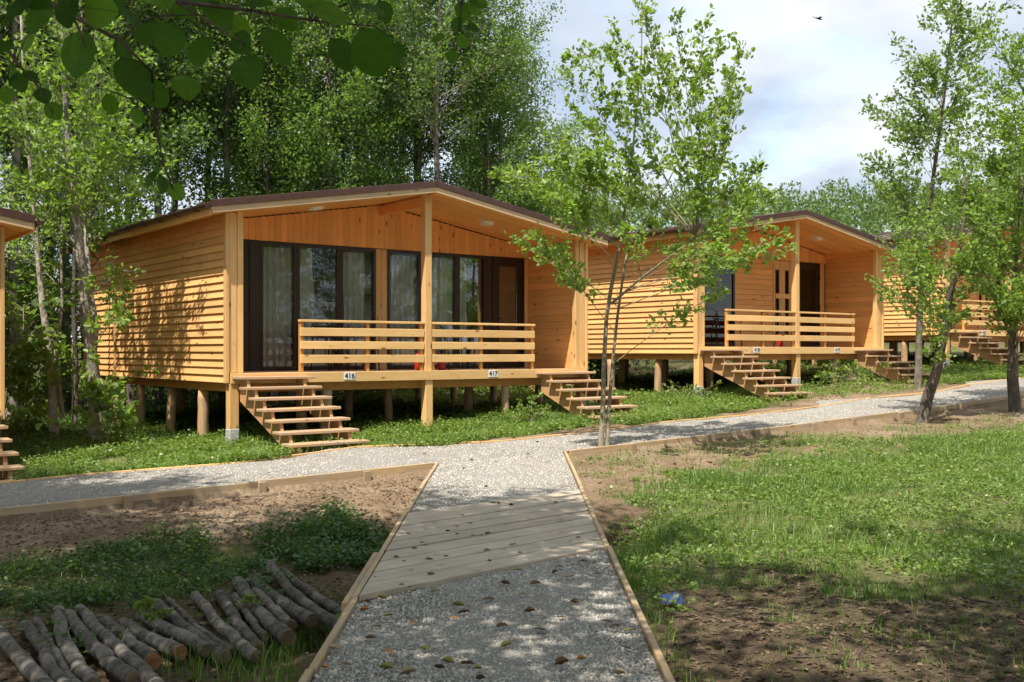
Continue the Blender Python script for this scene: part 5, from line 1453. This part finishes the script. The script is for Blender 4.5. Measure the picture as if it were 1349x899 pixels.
# clods and pebbles on the bare earth
rng = np.random.default_rng(9)
def clods(poly, nn, seed, smax):
    rng = np.random.default_rng(seed); P = np.asarray(poly); lo, hi = P.min(0), P.max(0)
    x = rng.uniform(lo[0], hi[0], nn); y = rng.uniform(lo[1], hi[1], nn)
    k = inpoly(x, y, poly) & (st(x, y)[1] < T_FRONT - 0.12) & ~((x > PW_L - 0.1) & (x < PW_R + 0.1))
    x, y = x[k], y[k]
    return x, y, rng.gamma(2, smax / 5, len(x)).clip(0.006, smax)
cx, cy, cs = [np.concatenate(v) for v in zip(clods(A_DIRTL, 450, 1, 0.03), clods(A_STRIP, 1600, 2, 0.04), clods(A_LITTER, 900, 3, 0.018))]
g_keep = G_STONE; G_STONE = G_EARTH
stones('clods', cx, cy, gz(cx, cy) + cs * 0.3, cs, True, None)['label'] = 'earth clods on the bare ground beside the paths'
G_STONE = g_keep

# --- cut logs lying in the ditch
def L_px(x, y): return (x / 2.698, 640 + y / 2.698)
ordn = ['first', 'second', 'third', 'fourth', 'fifth', 'sixth', 'seventh', 'eighth', 'ninth', 'tenth', 'eleventh', 'twelfth', 'thirteenth', 'fourteenth', 'fifteenth', 'sixteenth', 'seventeenth', 'eighteenth', 'nineteenth', 'twentieth']
logs = [ # path in the zoomed crop, radius px there, cut end colour, label
    ([(-20, 470), (60, 560), (130, 640), (215, 720)], 30, 'd'), ([(92, 478), (160, 560), (175, 620), (250, 695)], 24, 'd'), ([(128, 455), (170, 520), (205, 590), (285, 690)], 18, 'd'),
    ([(205, 432), (225, 530), (260, 590), (330, 668)], 29, 'd'), ([(245, 448), (310, 530), (380, 595), (478, 655)], 26, 'y'), ([(285, 430), (350, 505), (440, 580), (500, 630), (572, 698)], 24, 'd'),
    ([(362, 455), (430, 510), (548, 588)], 31, 'o'), ([(440, 468), (520, 515), (640, 560)], 25, 'o'), ([(500, 450), (590, 490), (660, 515), (732, 560)], 24, 'y'),
    ([(560, 400), (640, 470), (720, 520), (800, 570)], 22, 'y'), ([(598, 380), (660, 440), (740, 500), (818, 545)], 15, 'd'), ([(700, 375), (750, 440), (820, 510), (905, 580)], 20, 'd'),
    ([(782, 365), (830, 440), (870, 500), (922, 545)], 26, 'd'), ([(848, 325), (900, 410), (955, 470), (1020, 512)], 26, 'd'), ([(835, 385), (880, 440), (935, 505)], 17, 'd'),
    ([(895, 318), (960, 370), (1030, 410), (1105, 450)], 26, 'd'), ([(908, 365), (960, 410), (1030, 468)], 19, 'd'), ([(958, 275), (1020, 350), (1100, 420), (1160, 450), (1235, 502)], 23, 'd'), ([(1010, 288), (1080, 345), (1160, 390), (1242, 432)], 19, 'd')]
log_extra = ['thick grey log at the left end of the row of cut logs', 'strongly bent log, second from the left end of the row', 'thin log between the bent log and the one curving inward, third in the row', 'thick curved log, fourth from the left end of the row', 'long log with a pale sawn end, fifth in the row', 'long thin log reaching lowest, sixth in the row', 'stout log with the larger bright orange sawn end', 'log with a ragged orange end lying right of the stout orange ended one', 'log with a round pale end, just right of the two orange ended logs', 'straight log, tenth from the left end of the row', 'thin straight log, eleventh from the left end of the row', 'knotty log, twelfth from the left end of the row', 'thick scarred log, thirteenth in the row', 'thick log with a bulging middle, fourteenth in the row', 'short thin log tucked between two thick ones, fifteenth in the row', 'thick log running under the weeds, sixteenth in the row', 'short log, third from the boardwalk end of the row', 'long bent log, second from the boardwalk end of the row', 'thin log nearest the boardwalk, last of the row']
rng = np.random.default_rng(44)
for i, ((P, rp, ce), lab) in enumerate(zip(logs, log_extra)):
    pts = []
    for (x, y) in P:
        px, py = L_px(x, y)
        dd_ = (EYE + 0.24) / ((py - 463) / F_PX)          # the log bed lies 0.24 m below the path datum
        gxx, gyy = (px - 674.5) / F_PX * dd_, dd_
        pts.append((gxx, gyy, min(float(gz(gxx, gyy)), -0.20)))
    pts = np.array(pts)
    pts[:, 2] = np.maximum(pts[:, 2], -0.34)
    dist = np.linalg.norm(pts.mean(0)[:2])
    r = rp / 2.698 / F_PX * dist * rng.uniform(0.80, 1.02)
    k = 14
    tt = np.linspace(0, 1, k); src = np.linspace(0, 1, len(pts))
    S = np.stack([np.interp(tt, src, pts[:, j]) for j in range(3)], -1)
    for _ in range(2): S[1:-1] = (S[:-2] + 2 * S[1:-1] + S[2:]) / 4
    S[:, 2] = np.linspace(S[0, 2], S[-1, 2], k) + r * 0.8 + 0.012 * (i % 3)
    S[:, :2] += rng.normal(0, 0.006, (k, 2))
    c = S.mean(0)
    rad = r * np.linspace(0.94, 1.06, k) * (1 + rng.normal(0, 0.035, k))
    a = Acc(); a.tube(S - c, rad, 14, False, 0.025, rng)
    # stubs of side twigs
    for _ in range(rng.integers(1, 4)):
        j = rng.integers(2, k - 2); d_ = rng.normal(0, 1, 3); d_[2] = abs(d_[2]); d_ /= np.linalg.norm(d_)
        a.tube([S[j] - c, S[j] - c + d_ * (rad[j] + 0.012)], [0.010, 0.007], 6, True)
    o = obj('cut_log', a.mesh('cut_log', B_LOG), None, tuple(c), (0, 0, 0), None, lab, 'log', 'row of cut logs in the ditch')
    for e, f in ((0, 1), (-1, -2)):
        d_ = Vector(S[e] - S[f]).normalized()
        m_ = {'o': P_CUTO, 'y': P_CUT, 'd': B_LOG if e == 0 else P_CUT}[ce]
        bm = bmesh.new(); bmesh.ops.create_cone(bm, cap_ends=True, segments=14, radius1=float(rad[e]) * 1.0, radius2=float(rad[e]) * 0.97, depth=0.012)
        for v in bm.verts: v.co.z += 0.004 * math.sin(v.co.x * 90 + i)
        me = bpy.data.meshes.new('sawn_end'); bm.to_mesh(me); bm.free(); me.materials.append(m_)
        q = d_.to_track_quat('Z', 'Y')
        obj('sawn_end', me, o, Vector(S[e] - c) + d_ * 0.003, q.to_euler())
# orange chips by the cut ends
cxp, cyp = ground_at(240, 856)
n = 60
chp = np.stack([rng.normal(cxp, 0.09, n), rng.normal(cyp, 0.05, n), np.zeros(n)], -1); chp[:, 2] = gz(chp[:, 0], chp[:, 1]) + 0.012
obj('wood_chips', leaves_mesh('wood_chips', chp, rng.standard_normal((n, 3)) * np.array([1, 1, 0.3]), rng.uniform(0.02, 0.05, n), P_CUTO, rng, False, 1.5, 0.4), kind='stuff', label='orange wood chips beside the sawn logs')

# --- fallen leaves on the walk
def dry_leaf(seed, curl):
    r_ = np.random.default_rng(seed); K = 7; V = []; F = []
    u = np.linspace(0, 1, K); w = 0.34 * np.sin(np.pi * u ** 0.9) ** 0.7; w[0] = 0.01; w[-1] = 0.02
    for i in range(K):
        for v in (-1, 0, 1):
            V.append((u[i] - 0.5, v * w[i] * (1 - 0.35 * curl), curl * (0.30 * abs(v) * w[i] / 0.34 + 0.25 * (u[i] - 0.5) ** 2) + 0.02 + r_.normal(0, 0.015)))
    for i in range(K - 1):
        for j in range(2): F.append((i * 3 + j, (i + 1) * 3 + j, (i + 1) * 3 + j + 1, i * 3 + j + 1))
    return V, F
FLM = {'brown': plain('brown_dry_leaf', (0.15, 0.082, 0.040), 0.7, 0.2, 0, 0.4, 40), 'yellow green': plain('yellow_green_dry_leaf', (0.26, 0.25, 0.06), 0.6, 0.3, 0, 0.3, 40), 'orange': plain('orange_dry_leaf', (0.42, 0.18, 0.045), 0.6, 0.3, 0, 0.3, 40), 'tan': plain('tan_dry_leaf', (0.36, 0.27, 0.16), 0.7, 0.2, 0, 0.3, 40), 'dark': plain('dark_dry_leaf', (0.07, 0.045, 0.03), 0.7, 0.2, 0, 0.3, 40)}
DL = {}
for c_, m_ in FLM.items():
    DL[c_] = []
    for k in range(3):
        V, F = dry_leaf(k + 7, (0.35, 0.7, 1.1)[k]); DL[c_].append(mesh_np('fallen_leaf', V, F, None, m_, smooth=True))
B5 = lambda x, y: (480 + x / 4.2156, 630 + y / 4.2156)         # crop used to read the leaves
on_boards = [(390, 250, 'yellow green', 26), (515, 270, 'tan', 26), (590, 252, 'yellow green', 26), (462, 298, 'dark', 28), (515, 312, 'dark', 22), (603, 320, 'tan', 28), (652, 318, 'brown', 24), (685, 308, 'brown', 36), (245, 315, 'brown', 28), (318, 362, 'brown', 34), (338, 372, 'tan', 26), (277, 390, 'brown', 36), (176, 442, 'tan', 36), (220, 463, 'brown', 24), (360, 452, 'yellow green', 46), (455, 436, 'tan', 34), (680, 404, 'tan', 36), (776, 398, 'dark', 20), (825, 368, 'tan', 44), (695, 463, 'dark', 26), (262, 513, 'tan', 30), (370, 538, 'tan', 48), (118, 620, 'brown', 34), (208, 598, 'tan', 36), (252, 606, 'dark', 20), (92, 585, 'dark', 26), (60, 550, 'dark', 18), (1066, 138, 'yellow green', 36), (815, 152, 'dark', 28), (1095, 235, 'tan', 36), (1190, 332, 'brown', 30), (1145, 346, 'tan', 26), (865, 420, 'tan', 34), (545, 208, 'dark', 26), (745, 142, 'dark', 22), (710, 138, 'yellow green', 32), (100, 672, 'yellow green', 60), (18, 690, 'brown', 40)]
B6 = lambda x, y: (380 + x / 2.594, 560 + y / 2.594)
on_gravel = [(785, 498, 'yellow green', 30), (910, 505, 'brown', 26), (1055, 510, 'yellow green', 34), (672, 565, 'yellow green', 32), (685, 598, 'brown', 42), (740, 545, 'brown', 36), (845, 545, 'brown', 40), (600, 643, 'brown', 44), (565, 660, 'orange', 26), (425, 680, 'orange', 34), (340, 655, 'yellow green', 40), (300, 692, 'tan', 36), (730, 690, 'brown', 42), (825, 640, 'brown', 40), (860, 700, 'brown', 46), (1088, 675, 'brown', 40), (1120, 688, 'brown', 30), (1165, 702, 'yellow green', 48), (1160, 765, 'dark', 34), (1000, 803, 'orange', 38), (745, 757, 'yellow green', 46), (465, 768, 'yellow green', 44), (340, 780, 'orange', 40), (545, 815, 'yellow green', 52), (610, 818, 'brown', 50), (335, 836, 'yellow green', 56), (410, 852, 'tan', 60), (515, 832, 'dark', 36), (645, 835, 'yellow green', 36), (160, 765, 'tan', 50), (125, 830, 'orange', 36), (195, 820, 'brown', 34), (935, 820, 'brown', 60), (930, 660, 'tan', 36), (980, 610, 'brown', 40), (960, 520, 'tan', 36), (580, 620, 'yellow green', 44), (500, 570, 'yellow green', 30), (540, 575, 'yellow green', 28), (930, 486, 'tan', 28), (1010, 468, 'tan', 28), (260, 635, 'orange', 36), (1130, 855, 'tan', 50), (655, 872, 'dark', 40), (800, 580, 'tan', 30), (280, 730, 'brown', 40)]
up_gravel = [(625, 120, 'brown', 16), (735, 90, 'dark', 14), (465, 100, 'dark', 13), (710, 128, 'dark', 12), (675, 212, 'brown', 16), (700, 268, 'yellow green', 22), (600, 150, 'dark', 12), (820, 100, 'brown', 12), (850, 60, 'dark', 14), (560, 170, 'tan', 14), (905, 75, 'brown', 12), (520, 60, 'dark', 10), (640, 55, 'brown', 10), (770, 45, 'dark', 12)]
def drop_leaf(px, py, colr, lp, scl, where, surf):
    a_ = (px - 674.5) / F_PX; b_ = (463 - py) / F_PX
    lo = 3.0
    for d in np.arange(3.5, 20, 0.01):
        if EYE + b_ * d < float(path_z(d)) + surf: break
    ln = lp / scl / F_PX * d * 1.05
    x, y = a_ * d, d
    o = obj('fallen_leaf', rf.choice(DL[colr]), None, (x, y, float(path_z(y)) + surf), (rf.uniform(-0.25, 0.25), rf.uniform(-0.25, 0.25), rf.uniform(-0.7, 0.7)), None, f"{'small' if lp < 30 else 'large' if lp > 42 else 'middling'} {colr} fallen leaf on the {where}, {'near the left edging' if x < -0.42 else 'near the right edging' if x > 0.22 else 'in the middle'}", 'leaf', f'{colr} fallen leaves on the {where}')
    o.scale = (ln, ln, ln)
for x, y, c_, l_ in on_boards: drop_leaf(*B5(x, y), c_, l_, 4.2156, 'grey boardwalk planks', 0.023)
for x, y, c_, l_ in on_gravel: drop_leaf(*B6(x, y), c_, l_, 2.594, 'gravel below the boardwalk', 0.020)
for x, y, c_, l_ in up_gravel: drop_leaf(*B6(x, y), c_, l_, 2.594, 'gravel above the boardwalk', 0.016)

# --- blue scrap of plastic in the grass
bx_, by_ = ground_at(885, 799)
rng = np.random.default_rng(3)
gx2, gy2 = np.meshgrid(np.linspace(-0.5, 0.5, 12), np.linspace(-0.5, 0.5, 8))
zz2 = 0.16 * vnoise(gx2 * 3 + 5, gy2 * 3, 1.6) * (1.2 - np.abs(gx2)) + 0.05
i = (np.arange(7)[:, None] * 12 + np.arange(11)[None, :]).ravel()
me = mesh_np('plastic_scrap', np.stack([gx2 * 0.15, gy2 * 0.11, zz2 * 0.30], -1).reshape(-1, 3), np.stack([i, i + 1, i + 13, i + 12], -1), None, P_BLUE, smooth=True)
obj('plastic_scrap', me, None, (bx_, by_, float(gz(bx_, by_)) + 0.02), (0.35, 0, 0.1), None, 'crumpled blue plastic scrap lying in the grass by the footpath', 'litter')

# --- saplings and shrubs by the left trunks
def shrub(px, py, Y, sc, seed, label, n_=16, leaf=0.11, mat=L_YOUNG, h=1.0, w=0.55):
    rng = np.random.default_rng(seed)
    b = at(px, py, Y); b[2] = float(gz(b[0], b[1])) - 0.03
    P = np.array([(0, 0, 0), (0.02, 0, h * 0.4), (0.0, 0.02, h * 0.9)])
    tips = [(rng.normal(0, w * 0.5), rng.normal(0, w * 0.5), h * rng.uniform(0.25, 1.05)) for _ in range(n_)]
    m = grow([(P, [0.018, 0.013, 0.006])], tips, rng, 0.010, 4, 0.22, 5, leaf, True, mat, B_YOUNG, 5, 0.75, True, 1.0, 0.2, 0.3, 0.03)
    o = thing('shrub', label, 'shrub', b)
    o.scale = (sc, sc, sc)
    for nm, me in zip(('stem', 'limbs', 'foliage'), m): obj(nm, me, o)
shrub(140, 585, 16.4, 1.0, 1, 'round leaved bright shrub at the foot of the thick pale trunk', 22, 0.12, L_YOUNG, 1.05, 0.8)
shrub(45, 540, 19.5, 0.9, 2, 'small bright shrub between the slim trunks and the cabin at the left', 14, 0.13, L_YOUNG, 0.6, 0.9)
shrub(95, 560, 17.6, 1.0, 3, 'thin sapling leaning between the two left trunks', 14, 0.12, L_YOUNG, 1.9, 0.8)
shrub(30, 560, 18.4, 1.1, 4, 'tall dim sapling behind the left stair', 18, 0.14, L_FOREST, 2.4, 0.9)
shrub(170, 570, 18.0, 0.8, 5, 'low shrub under the left wall of the large cabin', 14, 0.10, L_YOUNG, 0.6, 0.9)
shrub(700, 545, 19.0, 0.6, 6, 'broad leaved weed by the pile under plate 417', 14, 0.11, L_HERB, 0.9, 0.8)
shrub(1130, 500, 26.0, 1.0, 7, 'ferny shrub beneath the deck of cabin 419', 24, 0.085, L_HERB, 0.6, 1.3)
shrub(905, 520, 23.6, 0.7, 8, 'ferny weed beside the concrete foot of cabin 418', 20, 0.085, L_HERB, 0.6, 1.2)
shrub(456, 800, 6.9, 0.3, 9, 'small pale weed standing by the left edging of the footpath', 9, 0.16, L_HERB, 0.9, 0.5)
shrub(205, 842, 6.9, 0.26, 10, 'small green weed sprouting between the middle logs', 7, 0.16, L_HERB, 0.9, 0.5)
shrub(330, 845, 7.2, 0.24, 11, 'small weed sprouting between the right hand logs', 7, 0.16, L_HERB, 0.8, 0.5)

# --- wire fence in the dim wood at the left
fx0, fx1 = np.array([-15.0, 24.5]), np.array([-8.2, 26.5])
fo = thing('wire_fence', 'rusty wire fence strung through the dim wood left of the large cabin', 'fence', (fx0[0], fx0[1], float(gz(*fx0))))
for k in range(6):
    z0 = 0.35 + 0.25 * k
    obj('wire', tube_mesh('wire', [(0, 0, z0), (3.4, 1.0, z0 - 0.03), (6.8, 2.0, z0)], 0.006, P_WIRE, 5), fo)
for k in range(4):
    obj('fence_post', tube_mesh('fence_post', [(6.8 * k / 3, 2.0 * k / 3 + 0.03, -0.3), (6.8 * k / 3, 2.0 * k / 3 + 0.03, 1.8)], 0.045, B_GREY, 8), fo)

# --- a bird high over the wood
b = at(1078, 25, 60.0)
bo_ = thing('bird', 'small dark bird gliding in the grey sky above the cabins', 'bird', tuple(b), 0.2)
bo_.rotation_euler = (0.2, 0.25, 0.2)
a = Acc(); a.tube([(-0.22, 0, 0), (-0.10, 0, 0.01), (0.02, 0, 0.015), (0.15, 0, 0.02), (0.20, 0, 0.03), (0.25, 0, 0.02)], [0.01, 0.04, 0.055, 0.04, 0.028, 0.005], 8)
obj('body', a.mesh('body', P_BIRD), bo_)
for sg in (-1, 1):
    obj('wing', prism([(0.08, sg * 0.03, 0.03), (0.11, sg * 0.22, 0.10), (0.0, sg * 0.46, 0.06), (-0.05, sg * 0.24, 0.08), (-0.06, sg * 0.03, 0.03)], (0, 0, 0.008), P_BIRD, 'wing'), bo_)
obj('tail', prism([(-0.18, -0.03, 0), (-0.34, -0.07, 0), (-0.36, 0, 0), (-0.34, 0.07, 0), (-0.18, 0.03, 0)], (0, 0, 0.008), P_BIRD, 'tail'), bo_)

# where several of a kind share a place, say which one by its order from the left
ORD = ['first', 'second', 'third', 'fourth', 'fifth', 'sixth', 'seventh', 'eighth', 'ninth', 'tenth', 'eleventh', 'twelfth', 'thirteenth', 'fourteenth', 'fifteenth']
CNT = ['', 'one', 'two', 'three', 'four', 'five', 'six', 'seven', 'eight', 'nine', 'ten', 'eleven', 'twelve', 'thirteen', 'fourteen', 'fifteen']
same = {}
for o in C.objects:
    if o.parent is None and o.get('group') in ('trees of the wood behind the cabins', 'bushes at the foot of the wood', 'bright bushes between the far cabins', 'slender trees facing the cabins'):
        same.setdefault(o['label'], []).append(o)
for lab, os_ in same.items():
    if 1 < len(os_) <= 15:
        os_.sort(key=lambda o: o.location.x / max(o.location.y, 0.1))
        for k, o in enumerate(os_):
            o['label'] = f'{lab}, {ORD[k]} of {CNT[len(os_)]} from left'
